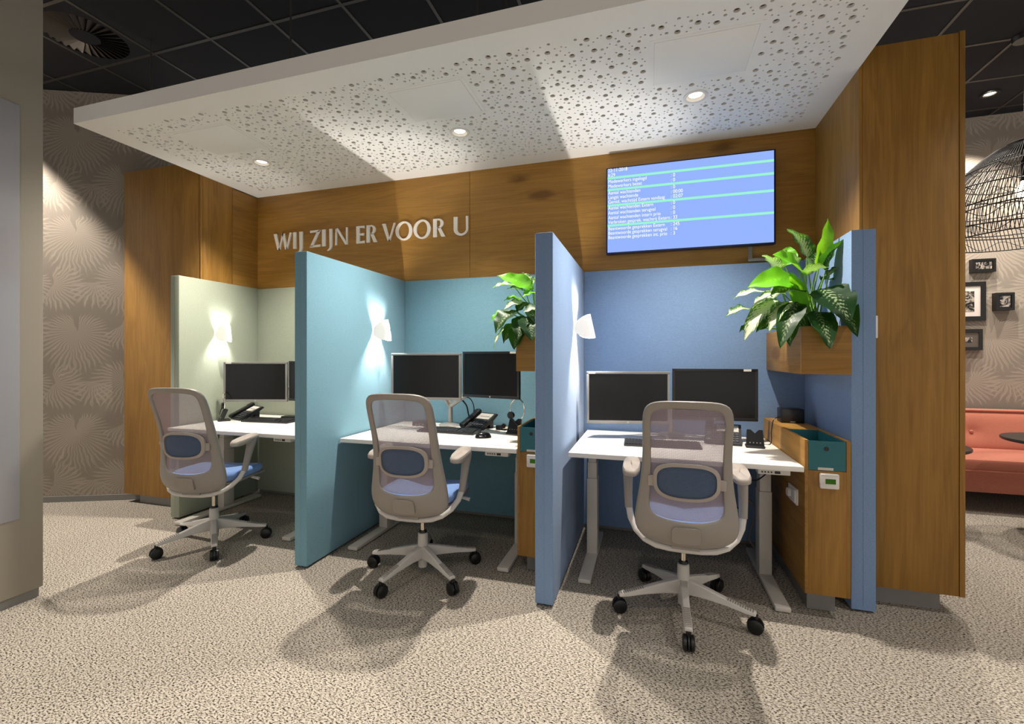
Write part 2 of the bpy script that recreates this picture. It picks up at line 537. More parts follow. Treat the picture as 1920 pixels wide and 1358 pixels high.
# oak return on the left and the oak cabinet front beside it
wl = struct(wbox('wall_return_left', (X0 - 0.10, 2.87, 0.08), (X0 - 0.02, B + 0.12, 2.87), M_['plinth']))
wbox('wood_panel', (X0 - 0.019, 2.868, 0.08), (X0, 3.143, 2.87), M_['wood_v2'], wl, 0.001)
wbox('wood_panel', (X0 - 0.019, 3.147, 0.08), (X0, B + 0.02, 2.755), M_['wood_y'], wl, 0.001)
wa = struct(wbox('wall_front_left', (-4.39, 2.865, 0.076), (X0 - 0.02, 3.3, 2.87), M_['wood_v']))
wbox('wood_panel', (-4.40, 2.845, 0.076), (-3.545, 2.863, 2.88), M_['wood_v'], wa, 0.001)
wbox('edge_strip', (-3.541, 2.848, 0.076), (X0, 2.866, 2.87), M_['wood_v2'], wa, 0.001)
wbox('plinth', (-4.26, 2.88, 0.0), (-3.55, 3.2, 0.078), M_['plinth'], wa)

# oak cabinet block on the right
wr = struct(wbox('wall_front_right', (X1 + 0.002, 2.79, 0.10), (1.452, 3.9, 2.858), M_['wood_v2']))
wbox('wood_panel', (X1 + 0.016, 2.77, 0.10), (1.449, 2.789, 2.862), M_['wood_v2'], wr, 0.001)
wbox('edge_strip', (1.452, 2.768, 0.098), (1.474, 3.9, 2.868), M_['wood_v'], wr, 0.001)
wbox('side_panel', (X1, 2.77, 0.10), (X1 + 0.015, 3.53, 2.858), M_['wood_v'], wr, 0.001)
wbox('plinth', (X1 + 0.02, 2.825, 0.0), (1.40, 3.8, 0.10), M_['plinth'], wr)

def paperwall(name, p, q, z1, thick=0.1):
    p, q = Vector(p + (0,)), Vector(q + (0,))
    L = (q - p).length
    d = (q - p).normalized()
    n = Vector((-d.y, d.x, 0)) * thick
    vs = [p, q, q + Vector((0, 0, z1)), p + Vector((0, 0, z1))]
    vs += [v + n for v in vs]
    mb = MB().add(vs, [(0, 1, 2, 3), (7, 6, 5, 4), (1, 5, 6, 2), (0, 3, 7, 4), (3, 2, 6, 7), (0, 4, 5, 1)])
    o = mb.build(name, M_['paper'], recalc=False, smooth=False)
    uvl = o.data.uv_layers.new(name='UVMap')
    for poly in o.data.polygons:
        for li in poly.loop_indices:
            v = o.data.vertices[o.data.loops[li].vertex_index].co
            uvl.data[li].uv = ((v - p).dot(d), v.z)
    return struct(o)

WD = Vector((0.915, 0.403, 0))                        # direction of the papered wall on the left
wp0 = Vector((-5.06, 2.63, 0))
pa, pb = wp0 - WD * 2.4, wp0 + WD * 1.0
paperwall('wall_far_left', (pa.x, pa.y), (pb.x, pb.y), ZCEIL)
bn = Vector((WD.y, -WD.x, 0)) * 0.012
bb = MB()
vs = [pa, pb, pb + bn, pa + bn]
bb.add([v + Vector((0, 0, z)) for z in (0, 0.05) for v in vs], [(0, 1, 2, 3), (4, 7, 6, 5), (3, 2, 6, 7), (0, 4, 5, 1), (0, 3, 7, 4), (1, 5, 6, 2)])
struct(bb.build('baseboard_left', M_['plinth']))
paperwall('wall_far_right', (1.3, 5.55), (6.5, 5.55), ZCEIL)

# white end wall in the foreground on the left
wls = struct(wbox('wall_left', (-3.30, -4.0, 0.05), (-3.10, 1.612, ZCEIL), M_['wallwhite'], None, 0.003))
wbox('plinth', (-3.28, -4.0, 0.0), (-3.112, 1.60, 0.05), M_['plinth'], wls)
t = thing('glass_whiteboard', (-3.10, 1.0, 0.442), 'tall pale grey glass board on the white wall at the left edge', 'whiteboard')
wbox('pane', (-3.0995, -0.3, 0.442), (-3.090, 1.513, 2.562), M_['glassboard'], t, 0.002)
for yy, zz in ((-0.2, 0.55), (-0.2, 2.45)):
    MB().lathe([(0.012, 0), (0.012, 0.006), (0.0, 0.006)], 12, Matrix.Translation((-3.09, yy, zz)) @ Matrix.Rotation(R(90), 4, 'Y')).build('fixing', M_['chrome'], t, world=True)

# black tile ceiling with its rails
GP = 0.566
gx0, gy0 = 2.010 - 14 * GP, 3.700 - 6 * GP
ce = struct(wbox('ceiling', (-9, -5, ZCEIL + 0.03), (8, 6.5, ZCEIL + 0.1), M_['ceil']))
diff_cell = (min(range(40), key=lambda i: abs(gx0 + (i + 0.5) * GP + 4.04)), min(range(40), key=lambda j: abs(gy0 + (j + 0.5) * GP - 2.32)))
tile_me = None
for i in range(-1, 18):
    for j in range(0, 10):
        cx, cy = gx0 + (i + 0.5) * GP, gy0 + (j + 0.5) * GP
        if (i, j) == diff_cell or cy > 5.5: continue
        if tile_me is None:
            h = GP / 2 - 0.011
            o = MB().box((-h, -h, 0), (h, h, 0.015), bev=0.003, seg=1).build('ceiling_tile', M_['ceil'], ce)
            tile_me = o.data
        else:
            o = bpy.data.objects.new('ceiling_tile', tile_me); link(o, ce)
        o.location = (cx, cy, ZCEIL + 0.004)
for i in range(-1, 19):
    wbox('ceiling_rail', (gx0 + i * GP - 0.011, 0.3, ZCEIL), (gx0 + i * GP + 0.011, 5.55, ZCEIL + 0.02), M_['tbar'], ce)
for j in range(0, 10):
    wbox('ceiling_rail', (-6.5, gy0 + j * GP - 0.011, ZCEIL + 0.0005), (4.5, gy0 + j * GP + 0.011, ZCEIL + 0.02), M_['tbar'], ce)

# swirl air diffuser
dcx, dcy = gx0 + (diff_cell[0] + 0.5) * GP, gy0 + (diff_cell[1] + 0.5) * GP
t = thing('air_diffuser', (dcx, dcy, ZCEIL), 'round black swirl air diffuser in the dark ceiling at upper left', 'air vent')
h = GP / 2 - 0.012
nn = 48
plate = MB()
vo = []; vi = []
for k in range(nn):
    a = 2 * math.pi * k / nn
    q = max(abs(math.cos(a)), abs(math.sin(a)))
    vo.append((h * math.cos(a) / q, h * math.sin(a) / q, 0.0)); vi.append((0.25 * math.cos(a), 0.25 * math.sin(a), 0.0))
plate.add(vo + vi, [(k, (k + 1) % nn, nn + (k + 1) % nn, nn + k) for k in range(nn)])
plate.build('face_plate', M_['ceil'], t)
MB().lathe([(0.0, -0.004), (0.085, -0.002), (0.09, 0.012), (0.0, 0.012)], 32).build('hub', M_['ceil'], t)
MB().lathe([(0.25, 0.0), (0.25, 0.028)], 48, caps=False).build('throat', M_['ceil'], t)
vane = MB().add([(0.088, -0.010, -0.004), (0.25, -0.022, -0.004), (0.25, 0.020, 0.014), (0.088, 0.006, 0.008)], [(0, 1, 2, 3)])
vo_ = vane.build('vane', plain('dark_vane_metal', '4a4542', 0.4, 0.3), t)
for k in range(1, 32):
    c = vo_.copy(); link(c, t); c.rotation_euler = (0, 0, 2 * math.pi * k / 32)

# ------------------------------------------------------------------ perforated canopy
t = thing('ceiling_canopy', (-1.245, 2.70, ZC), 'long white perforated canopy hung over the three desk booths', 'ceiling panel')
HATCH = [(-3.07, -2.57, 2.25, 2.615), (-1.435, -0.95, 2.245, 2.607), (0.0, 0.495, 2.248, 2.635)]
LIGHTS = [(-2.85, 2.80), (-1.206, 2.80), (0.251, 2.80)]
FY = 1.984
hx0, hx1, hy0, hy1 = -3.36, 0.90, 2.13, 3.27
def hole_ok(x, y, r):
    for a, b_, c, d in HATCH:
        if a - r - 0.012 < x < b_ + r + 0.012 and c - r - 0.012 < y < d + r + 0.012: return False
    for lx, ly in LIGHTS:
        if math.hypot(x - lx, y - ly) < 0.075 + r: return False
    return True
holes = []
cell = {}
def try_hole(r, gap):
    x, y = random.uniform(hx0, hx1), random.uniform(hy0, hy1)
    if not hole_ok(x, y, r): return
    ci, cj = int(x / 0.08 + 100), int(y / 0.08)
    for i in (-1, 0, 1):
        for j in (-1, 0, 1):
            for (a, b_, rr) in cell.get((ci + i, cj + j), ()):
                g = gap if rr != r or r < 0.008 else max(gap, 0.052 if r > 0.012 else 0.026)
                if math.hypot(a - x, b_ - y) < r + rr + g: return
    holes.append((x, y, r)); cell.setdefault((ci, cj), []).append((x, y, r))
for _ in range(5000): try_hole(0.0145, 0.012)
for _ in range(3200): try_hole(0.0083, 0.012)
for _ in range(8000): try_hole(0.0049, 0.012)
pts = [(X0, FY), (X1, FY), (X1, B), (X0, B)]
edges = [(0, 1), (1, 2), (2, 3), (3, 0)]
rings = []
for x, y, r in holes + [(a, b_, 0.053) for a, b_ in LIGHTS]:
    n = 28 if r > 0.05 else 14 if r > 0.012 else (10 if r > 0.007 else 7)
    b0 = len(pts)
    ring = list(range(b0, b0 + n)); rings.append(ring)
    pts += [(x + r * math.cos(2 * math.pi * k / n), y + r * math.sin(2 * math.pi * k / n)) for k in range(n)]
    edges += [(ring[k], ring[(k + 1) % n]) for k in range(n)]
res = delaunay_2d_cdt([Vector(p) for p in pts], edges, [], 0, 1e-6)
TH = 0.0125
mb = MB()
base = [(p.x, p.y, ZC) for p in res[0]]
ring_of = {}
for q, ring in enumerate(rings):
    for k in ring: ring_of[k] = q
own = [ring_of.get(ov[0], -1) if ov else -1 for ov in res[3]]
mb.add(base, [f for f in res[2] if not (own[f[0]] >= 0 and own[f[0]] == own[f[1]] == own[f[2]])])
mb.add([(p[0], p[1], ZC + dz) for p in pts for dz in (0, TH)], [(2 * a, 2 * b_, 2 * b_ + 1, 2 * a + 1) for ring in rings for a, b_ in zip(ring, ring[1:] + ring[:1])])
mb.build('perforated_panel', M_['canopy'], t, world=True, smooth=False, recalc=False)
wbox('acoustic_fleece', (X0 + 0.02, FY + 0.02, ZC + TH + 0.001), (X1 - 0.02, B - 0.01, ZC + 0.03), M_['felt'], t)
wbox('fascia', (X0, FY, ZC + 0.0002), (X1, FY + 0.018, 2.861), M_['canopy'], t)
wbox('fascia', (X0, FY + 0.018, ZC + 0.0002), (X0 + 0.018, B - 0.6, 2.861), M_['canopy'], t)
wbox('fascia', (X1 - 0.018, FY + 0.018, ZC + 0.0002), (X1, 2.765, 2.861), M_['canopy'], t)
wbox('top_board', (X0 + 0.02, FY + 0.02, 2.84), (X1 - 0.02, B + 0.1, 2.856), M_['canopy'], t)
for a, b_, c, d in HATCH:
    hd = wbox('access_hatch', (a + 0.022, c + 0.018, ZC - 0.004), (b_ - 0.022, d - 0.018, ZC + 0.004), M_['canopy'], t, 0.001)
    fr = MB()
    fr.box((a, c, ZC - 0.0025), (b_, c + 0.016, ZC + 0.004)); fr.box((a, d - 0.016, ZC - 0.0025), (b_, d, ZC + 0.004))
    fr.box((a, c + 0.016, ZC - 0.0025), (a + 0.020, d - 0.016, ZC + 0.004)); fr.box((b_ - 0.020, c + 0.016, ZC - 0.0025), (b_, d - 0.016, ZC + 0.004))
    fr.build('frame', M_['canopy'], hd, world=True)
for (u, yy) in ((283, 2.45), (410, 3.0), (545, 2.3), (640, 2.95), (895, 2.2), (950, 2.6), (1300, 2.9)):
    x = at(u, 100, yy).x
    MB().tube([(x, yy, 2.858), (x, yy, ZCEIL + 0.004)], 0.006, 6).build('hanging_rod', M_['tbar'], t, world=True)

def downlight(name, x, y, z, label, power, cone, group=None, blend=0.6, r=0.054, col=WARM, aim=None, trim='white', strength=6):
    o = thing(name, (x, y, z), label, 'ceiling light', group)
    MB().lathe([(r, 0.0), (r + 0.012, -0.001), (r + 0.012, -0.004), (r - 0.004, -0.005), (r - 0.010, 0.002), (r, 0.003)], 32, closed=True).build('trim_ring', M_[trim], o)
    MB().lathe([(r - 0.004, 0.0), (r - 0.012, 0.006), (r - 0.020, 0.0118)], 32, caps=False).build('reflector', M_['white'], o)
    MB().lathe([(0.0, 0.0095), (r - 0.018, 0.0095), (r - 0.018, 0.0118), (0.0, 0.0118)], 24).build('lens', EM_LENS, o)
    lamp('light', 'SPOT', (x, y, z - 0.008), power, col, o, 0.028, cone, blend, aim or (x, y, 0))
    return o
EM_LENS = emit('lit_lens', 'fff2dc', 5.0)
for i, (x, y) in enumerate(LIGHTS):
    downlight('recessed_downlight', x, y, ZC, ['recessed downlight in the canopy above the green booth', 'recessed downlight in the canopy above the middle teal booth',
              'recessed downlight in the canopy above the blue booth'][i], 268, 116, 'recessed downlights in the canopy', 1.0, aim=(x, 2.1, 0))
# unseen fill downlights added to brighten floor and canopy, then the seating corner lights
for (x, y, p, w) in ((-2.3, 0.5, 36, 'front row, leftmost'), (-0.4, 0.3, 36, 'front row, second from the left'), (1.5, 0.5, 40, 'front row, third from the left'),
                     (2.7, 2.0, 150, 'right of the oak block'), (-2.2, -1.4, 270, 'rear row, left'), (0.1, -1.4, 270, 'rear row, middle'), (2.4, -1.4, 270, 'rear row, right')):
    downlight('fill_downlight', x, y, ZCEIL - 0.010, 'added unseen fill downlight in the black ceiling, ' + w, p, 110, 'added fill downlights', 0.8, trim='black')
downlight('wall_washer', -5.35, 2.12, ZCEIL - 0.010, 'wall washing downlight above the papered wall on the left', 520, 84, None, 0.35, aim=(-5.45, 2.36, 0), trim='black')
downlight('lounge_downlight', 2.12, 4.40, ZCEIL - 0.010, 'round downlight in the black ceiling behind the oak block', 190, 110, None, 0.4, trim='black')
downlight('spot_downlight', 2.88, 5.084, ZCEIL - 0.010, 'lit round spotlight in the black ceiling above the pink sofa', 210, 100, None, 0.4, trim='black', aim=(2.90, 5.35, 0))
downlight('spot_downlight', 3.9, 5.084, ZCEIL - 0.010, 'round spotlight in the black ceiling beyond the wicker pendant', 210, 100, None, 0.4, trim='black', aim=(3.9, 5.35, 0))

# ------------------------------------------------------------------ felt partitions and back panels
def partition(x0, x1, y0, mat, label):
    o = thing('felt_partition', ((x0 + x1) / 2, y0, 0), label, 'partition', 'felt partitions between the booths')
    wbox('panel', (x0, y0, 0.012), (x1, B - 0.001, 1.908), mat, o, 0.006)
    wbox('seam', ((x0 + x1) / 2 - 0.0015, y0 - 0.0012, 0.03), ((x0 + x1) / 2 + 0.0015, y0 + 0.002, 1.903), mat, o)
    for yy in (y0 + 0.04, B - 0.15):
        MB().lathe([(0.02, 0), (0.02, 0.006), (0.007, 0.008), (0.007, 0.02)], 14, Matrix.Translation(((x0 + x1) / 2, yy, 0))).build('foot', M_['black'], o, world=True)
    return o
P1 = (-3.605, -3.515); P2 = (-2.055, -1.965); P3 = (-0.562, -0.468); P4 = (0.968, 1.071)
partition(*P1, 2.66, M_['green'], 'sage green felt partition with a wall lamp at the left end')
partition(*P2, 2.262, M_['teal'], 'teal felt partition with a wall lamp right of the green booth')
partition(*P3, 2.272, M_['blue'], 'blue felt partition with a wall lamp right of the teal booth')
# the last partition stands against the oak block
o = thing('felt_partition', (1.02, 2.68, 0), 'blue felt partition at the right end, carrying the big planter', 'partition', 'felt partitions between the booths')
MB().prism([(P4[0], 2.68), (P4[1], 2.68), (P4[1], 2.765), (1.028, 2.767), (1.028, B - 0.002), (P4[0], B - 0.002)], 'z', 0.012, 1.908).build('panel', M_['blue'], o, world=True)
wbox('seam', (1.018, 2.6788, 0.03), (1.021, 2.6815, 1.903), M_['blue'], o)
for yy in (2.72, B - 0.15):
    MB().lathe([(0.02, 0), (0.02, 0.006), (0.007, 0.008), (0.007, 0.02)], 14, Matrix.Translation((1.0, yy, 0))).build('foot', M_['black'], o, world=True)
for x0, x1, m, lb in ((P1[1], P2[0], 'green', 'sage green felt back panel of the left booth'), (P2[1], P3[0], 'teal', 'teal felt back panel of the middle booth'),
                      (P3[1], P4[0], 'blue', 'blue felt back panel of the right booth')):
    o = wbox('back_panel', (x0 + 0.001, B - 0.012, 0.03), (x1 - 0.001, B + 0.018, 1.903), M_[m], None, 0.003)
    tag(o, lb, 'wall panel', 'felt back panels')

# ------------------------------------------------------------------ wall lamps: a disc folded round a slanting axis
def wall_lamp(xw, y, z, tilt_out, tilt_y, label, gain=1.0):
    o = thing('wall_lamp', (xw, y, z), label, 'wall lamp', 'folded disc wall lamps')
    mb = MB()
    rad, rf = 0.080, 0.028
    ns_, nt = 20, 24
    def fold(s, t_):
        # s: distance across the fold (-..+), t_: along the fold; returns (out from wall, along y, up)
        half = rf * math.pi / 2
        if abs(s) <= half:
            a = s / rf
            return Vector((rf * math.cos(a), rf * math.sin(a), t_))
        sg = 1 if s > 0 else -1
        d = abs(s) - half
        return Vector((-d, sg * (rf + d * 0.20), t_))
    rot = Matrix.Rotation(tilt_out, 3, 'Y') @ Matrix.Rotation(tilt_y, 3, 'X')
    grid = []
    for i in range(ns_ + 1):
        rr = rad * math.sqrt(i / ns_) if i else 0
        for j in range(nt):
            a = 2 * math.pi * j / nt
            p = fold(rr * math.cos(a) * 1.66, rr * math.sin(a))
            p = rot @ p
            p.x = max(p.x + 0.090, 0.003)
            grid.append(p)
    fs = []
    for i in range(ns_):
        for j in range(nt):
            a, b_ = i * nt + j, i * nt + (j + 1) % nt
            fs.append((a, b_, b_ + nt, a + nt))
    mb.add(grid, fs)
    sh = mb.build('shade', M_['lampwhite'], o, angle=60)
    sm = sh.modifiers.new('thick', 'SOLIDIFY'); sm.thickness = 0.003; sm.offset = 0
    MB().box((0.0, -0.02, -0.03), (0.012, 0.02, 0.03), bev=0.003).build('wall_plate', M_['lampwhite'], o)
    MB().tube([(0.012, 0, 0), (0.045, 0, 0)], 0.008, 10).build('lamp_holder', M_['lampwhite'], o)
    lamp('light', 'POINT', (xw + 0.050, y, z), 46 * gain, NEUT, o, 0.012)
    return o
wall_lamp(P1[1], 3.01, 1.47, R(-13), R(-4), 'small white folded wall lamp on the sage green partition', 0.38)
wall_lamp(P2[1], 2.985, 1.466, R(-13), R(-4), 'small white folded wall lamp on the teal partition')
wall_lamp(P3[1], 2.975, 1.466, R(-13), R(-4), 'small white folded wall lamp on the blue partition')

# ------------------------------------------------------------------ lettering on the oak wall
def glyph(ch):
    q = []
    def arc(cx, cy, ro, so, ri, si, a0, a1, n=20, icx=None, icy=None):
        icx = cx if icx is None else icx; icy = cy if icy is None else icy
        for k in range(n):
            a, b_ = R(a0 + (a1 - a0) * k / n), R(a0 + (a1 - a0) * (k + 1) / n)
            q.append([(cx + ro * math.cos(a), cy + so * math.sin(a)), (cx + ro * math.cos(b_), cy + so * math.sin(b_)),
                      (icx + ri * math.cos(b_), icy + si * math.sin(b_)), (icx + ri * math.cos(a), icy + si * math.sin(a))])
    if ch == 'W': q += [[(0, 1), (.17, 1), (.36, 0), (.21, 0)], [(.27, 0), (.36, 0), (.57, 1), (.49, 1)], [(.46, 1), (.61, 1), (.78, 0), (.64, 0)], [(.70, 0), (.78, 0), (1, 1), (.90, 1)]]
    if ch == 'V': q += [[(0, 1), (.26, 1), (.60, 0), (.43, 0)], [(.48, 0), (.60, 0), (1, 1), (.87, 1)]]
    if ch == 'I': q += [[(0, 0), (1, 0), (1, 1), (0, 1)]]
    if ch == 'J': q += [[(.40, 1), (1, 1), (1, 0), (.46, 0)], [(.46, 0), (1, 0), (.88, -.15), (.42, -.13)], [(.42, -.13), (.88, -.15), (.50, -.27), (0, -.30), (.0, -.26)]]
    if ch == 'Z': q += [[(.05, 1), (1, 1), (.97, .9), (.05, .87)], [(.70, .92), (1, 1), (.32, .06), (0, 0)], [(0, 0), (.98, 0), (1, .13), (.2, .10)]]
    if ch == 'N': q += [[(0, 0), (.14, 0), (.13, 1), (.03, 1)], [(.03, 1), (.22, 1), (1, 0), (.80, 0)], [(.86, 1), (1, 1), (.98, 0), (.88, .1)]]
    if ch == 'E': q += [[(0, 0), (.42, 0), (.40, .5), (.42, 1), (0, 1), (.02, .5)], [(.4, 1), (1, 1), (.97, .86), (.4, .90)], [(.4, .56), (.92, .58), (.90, .43), (.4, .46)], [(.4, 0), (.97, 0), (1, .14), (.4, .10)]]
    if ch == 'R':
        q += [[(0, 0), (.31, 0), (.31, 1), (0, 1)], [(.30, .92), (.30, 1), (.46, 1), (.46, .92)], [(.30, .47), (.30, .54), (.46, .54), (.46, .47)], [(.34, .53), (.62, .51), (1, 0), (.68, 0)]]
        arc(.44, .735, .42, .265, .17, .19, -90, 90)
    if ch == 'O': arc(.5, .5, .5, .53, .31, .44, 0, 360, 40)
    if ch == 'U':
        q += [[(0, 1), (.27, 1), (.26, .32), (.0, .32)], [(.84, 1), (1, 1), (1, .32), (.86, .32)]]
        arc(.5, .33, .5, .36, .30, .25, 180, 360, 24, .56, .33)
    return q
sg = thing('wall_lettering', (-2.36, B, 2.25), 'white cut-out letters WIJ ZIJN ER VOOR U on the oak wall', 'sign')
for ch, a, b_ in [('W', 62, 222), ('I', 237, 264), ('J', 272, 322), ('Z', 385, 482), ('I', 497, 528), ('J', 545, 588), ('N', 615, 728), ('E', 805, 880), ('R', 897, 992),
                  ('V', 1037, 1158), ('O', 1158, 1310), ('O', 1320, 1475), ('R', 1497, 1605), ('U', 1682, 1812)]:
    xa, xb = at(500 + a / 4.8, 430, B - 0.012).x, at(500 + b_ / 4.8, 430, B - 0.012).x
    mb = MB()
    for poly in glyph(ch):
        mb.prism([(xa + p[0] * (xb - xa), 2.253 + p[1] * 0.149) for p in poly], 'y', B - 0.012, B)
    mb.build('letter_' + ch.lower(), M_['letters'], sg, world=True, smooth=False)

# ------------------------------------------------------------------ television with the call statistics
tvx0, tvx1, tvz0, tvz1, tvy = at(1136.5, 320, 3.34).x, at(1455, 283, 3.34).x, 2.008, 2.628, 3.34
tv = thing('wall_television', ((tvx0 + tvx1) / 2, B, tvz0), 'large blue information screen on the oak wall above the right booth', 'television')
wbox('casing', (tvx0, tvy, tvz0), (tvx1, tvy + 0.045, tvz1), plain('dark_blue_black_bezel', '0a1030', 0.3), tv, 0.004)
wbox('wall_bracket', (tvx0 + 0.3, tvy + 0.045, tvz0 + 0.15), (tvx1 - 0.3, B, tvz1 - 0.15), M_['black'], tv)
sx0, sx1, sz0, sz1 = tvx0 + 0.010, tvx1 - 0.012, tvz0 + 0.012, tvz1 - 0.010
scr = wbox('screen', (sx0, tvy - 0.0015, sz0), (sx1, tvy, sz1), emit('blue_lit_screen', '92b0fa', 1.06), tv)
EM_BAR = emit('green_screen_bar', '9cf6d2', 1.0)
EM_TXT = emit('white_screen_text', 'ffffff', 1.1)
SH = sz1 - sz0
def srow(v): return sz1 - (v - 275) / 885 * SH
for v in (372, 497, 663, 876):
    wbox('green_bar', (sx0, tvy - 0.0022, srow(v + 12)), (sx1, tvy - 0.0014, srow(v - 12)), EM_BAR, scr)
def text_line(s, x, z, size, mat, parent, y, name='text_line', sx=1.0):
    cu = bpy.data.curves.new(name, 'FONT')
    cu.body = s; cu.size = size
    tmp = bpy.data.objects.new('tmp', cu); C.objects.link(tmp)
    dg = bpy.context.evaluated_depsgraph_get()
    me = bpy.data.meshes.new_from_object(tmp.evaluated_get(dg))
    bpy.data.objects.remove(tmp)
    off = OFF.get(parent.name, Vector((0, 0, 0)))
    for v in me.vertices:
        v.co = Vector((x + v.co.x * sx, y, z + v.co.y)) - off
    me.materials.clear(); me.materials.append(mat); me.name = name
    o = bpy.data.objects.new(name, me); link(o, parent)
    return o
TS = 0.0345
vx = at(1120 + 755 / 5.486, 331, tvy).x
for s, v in (('22-11-2018', 308), ('6:29', 357), ('Medewerkers ingelogd', 425), ('Medewerkers bezet', 475), ('Aantal wachtenden', 546), ('Langst wachtende', 594),
             ('Gemid. wachttijd Extern vandaag', 642), ('Aantal wachtenden Extern', 706), ('Aantal wachtenden terugval', 757), ('Aantal wachtenden intern prio', 808),
             ('Verbroken gesprek. wachtrij Extern', 857), ('Beantwoorde gesprekken Extern', 925), ('Beantwoorde gesprekken terugval', 972), ('Beantwoorde gesprekken int. prio', 1019)):
    text_line(s, sx0 + 0.004, srow(v), TS, EM_TXT, scr, tvy - 0.0025, sx=0.84)
for s, v in ((': 0', 425), (': 0', 475), (': 0', 546), (': 00:00', 594), (': 02:07', 642), (': 0', 706), (': 0', 757), (': 0', 808), (': 33', 857), (': 245', 925), (': 16', 972), (': 3', 1019)):
    text_line(s, vx, srow(v), TS, EM_TXT, scr, tvy - 0.0025, sx=0.84)
cd = MB()
cx = at(1406, 470, B).x
cd.box((cx - 0.012, B - 0.014, 1.915), (cx + 0.012, B - 0.0005, 2.06)); cd.box((cx + 0.012, B - 0.014, 1.915), (cx + 0.10, B - 0.0005, 1.935))
tag(cd.build('cable_duct', M_['plinth']), 'small grey cable duct on the oak wall under the television', 'cable duct')

# ------------------------------------------------------------------ desks
ZD = 0.735
def desk(x0, x1, label):
    o = thing('sit_stand_desk', ((x0 + x1) / 2, 2.95, 0), label, 'desk', 'white sit-stand desks')
    wbox('desk_top', (x0, 2.55, ZD - 0.026), (x1, 3.375, ZD), M_['desk'], o, 0.002)
    for xl in (x0 + 0.088, x1 - 0.088):
        l = wbox('leg', (xl - 0.033, 2.92, 0.02), (xl + 0.033, 3.02, 0.50), M_['deskmetal'], o, 0.004)
        wbox('telescopic_tube', (xl - 0.029, 2.925, 0.50), (xl + 0.029, 3.015, 0.60), M_['deskmetal'], l, 0.003)
        wbox('inner_tube', (xl - 0.025, 2.93, 0.60), (xl + 0.025, 3.01, ZD - 0.027), M_['deskmetal'], l, 0.003)
        wbox('foot', (xl - 0.036, 2.56, 0.003), (xl + 0.036, 3.30, 0.028), M_['deskmetal'], o, 0.006)
    wbox('cross_beam', (x0 + 0.13, 2.95, ZD - 0.075), (x1 - 0.13, 3.0, ZD - 0.028), M_['deskmetal'], o, 0.003)
    wbox('cable_tray', (x0 + 0.2, 3.12, ZD - 0.11), (x1 - 0.2, 3.26, ZD - 0.10), M_['darkplastic'], o)
    hp = wbox('height_control', (x1 - 0.20, 2.565, ZD - 0.052), (x1 - 0.055, 2.62, ZD - 0.0265), M_['deskmetal'], o, 0.003)
    wbox('display', (x1 - 0.125, 2.5635, ZD - 0.046), (x1 - 0.10, 2.566, ZD - 0.033), M_['darkplastic'], hp)
    for k in range(4):
        wbox('button', (x1 - 0.185 + k * 0.014, 2.5635, ZD - 0.043), (x1 - 0.178 + k * 0.014, 2.566, ZD - 0.036), M_['darkplastic'], hp)
    return o
desk(-3.485, -2.31, 'white sit-stand desk in the left green booth')
desk(-1.952, -0.742, 'white sit-stand desk in the middle teal booth')
desk(-0.438, 0.724, 'white sit-stand desk in the right blue booth')

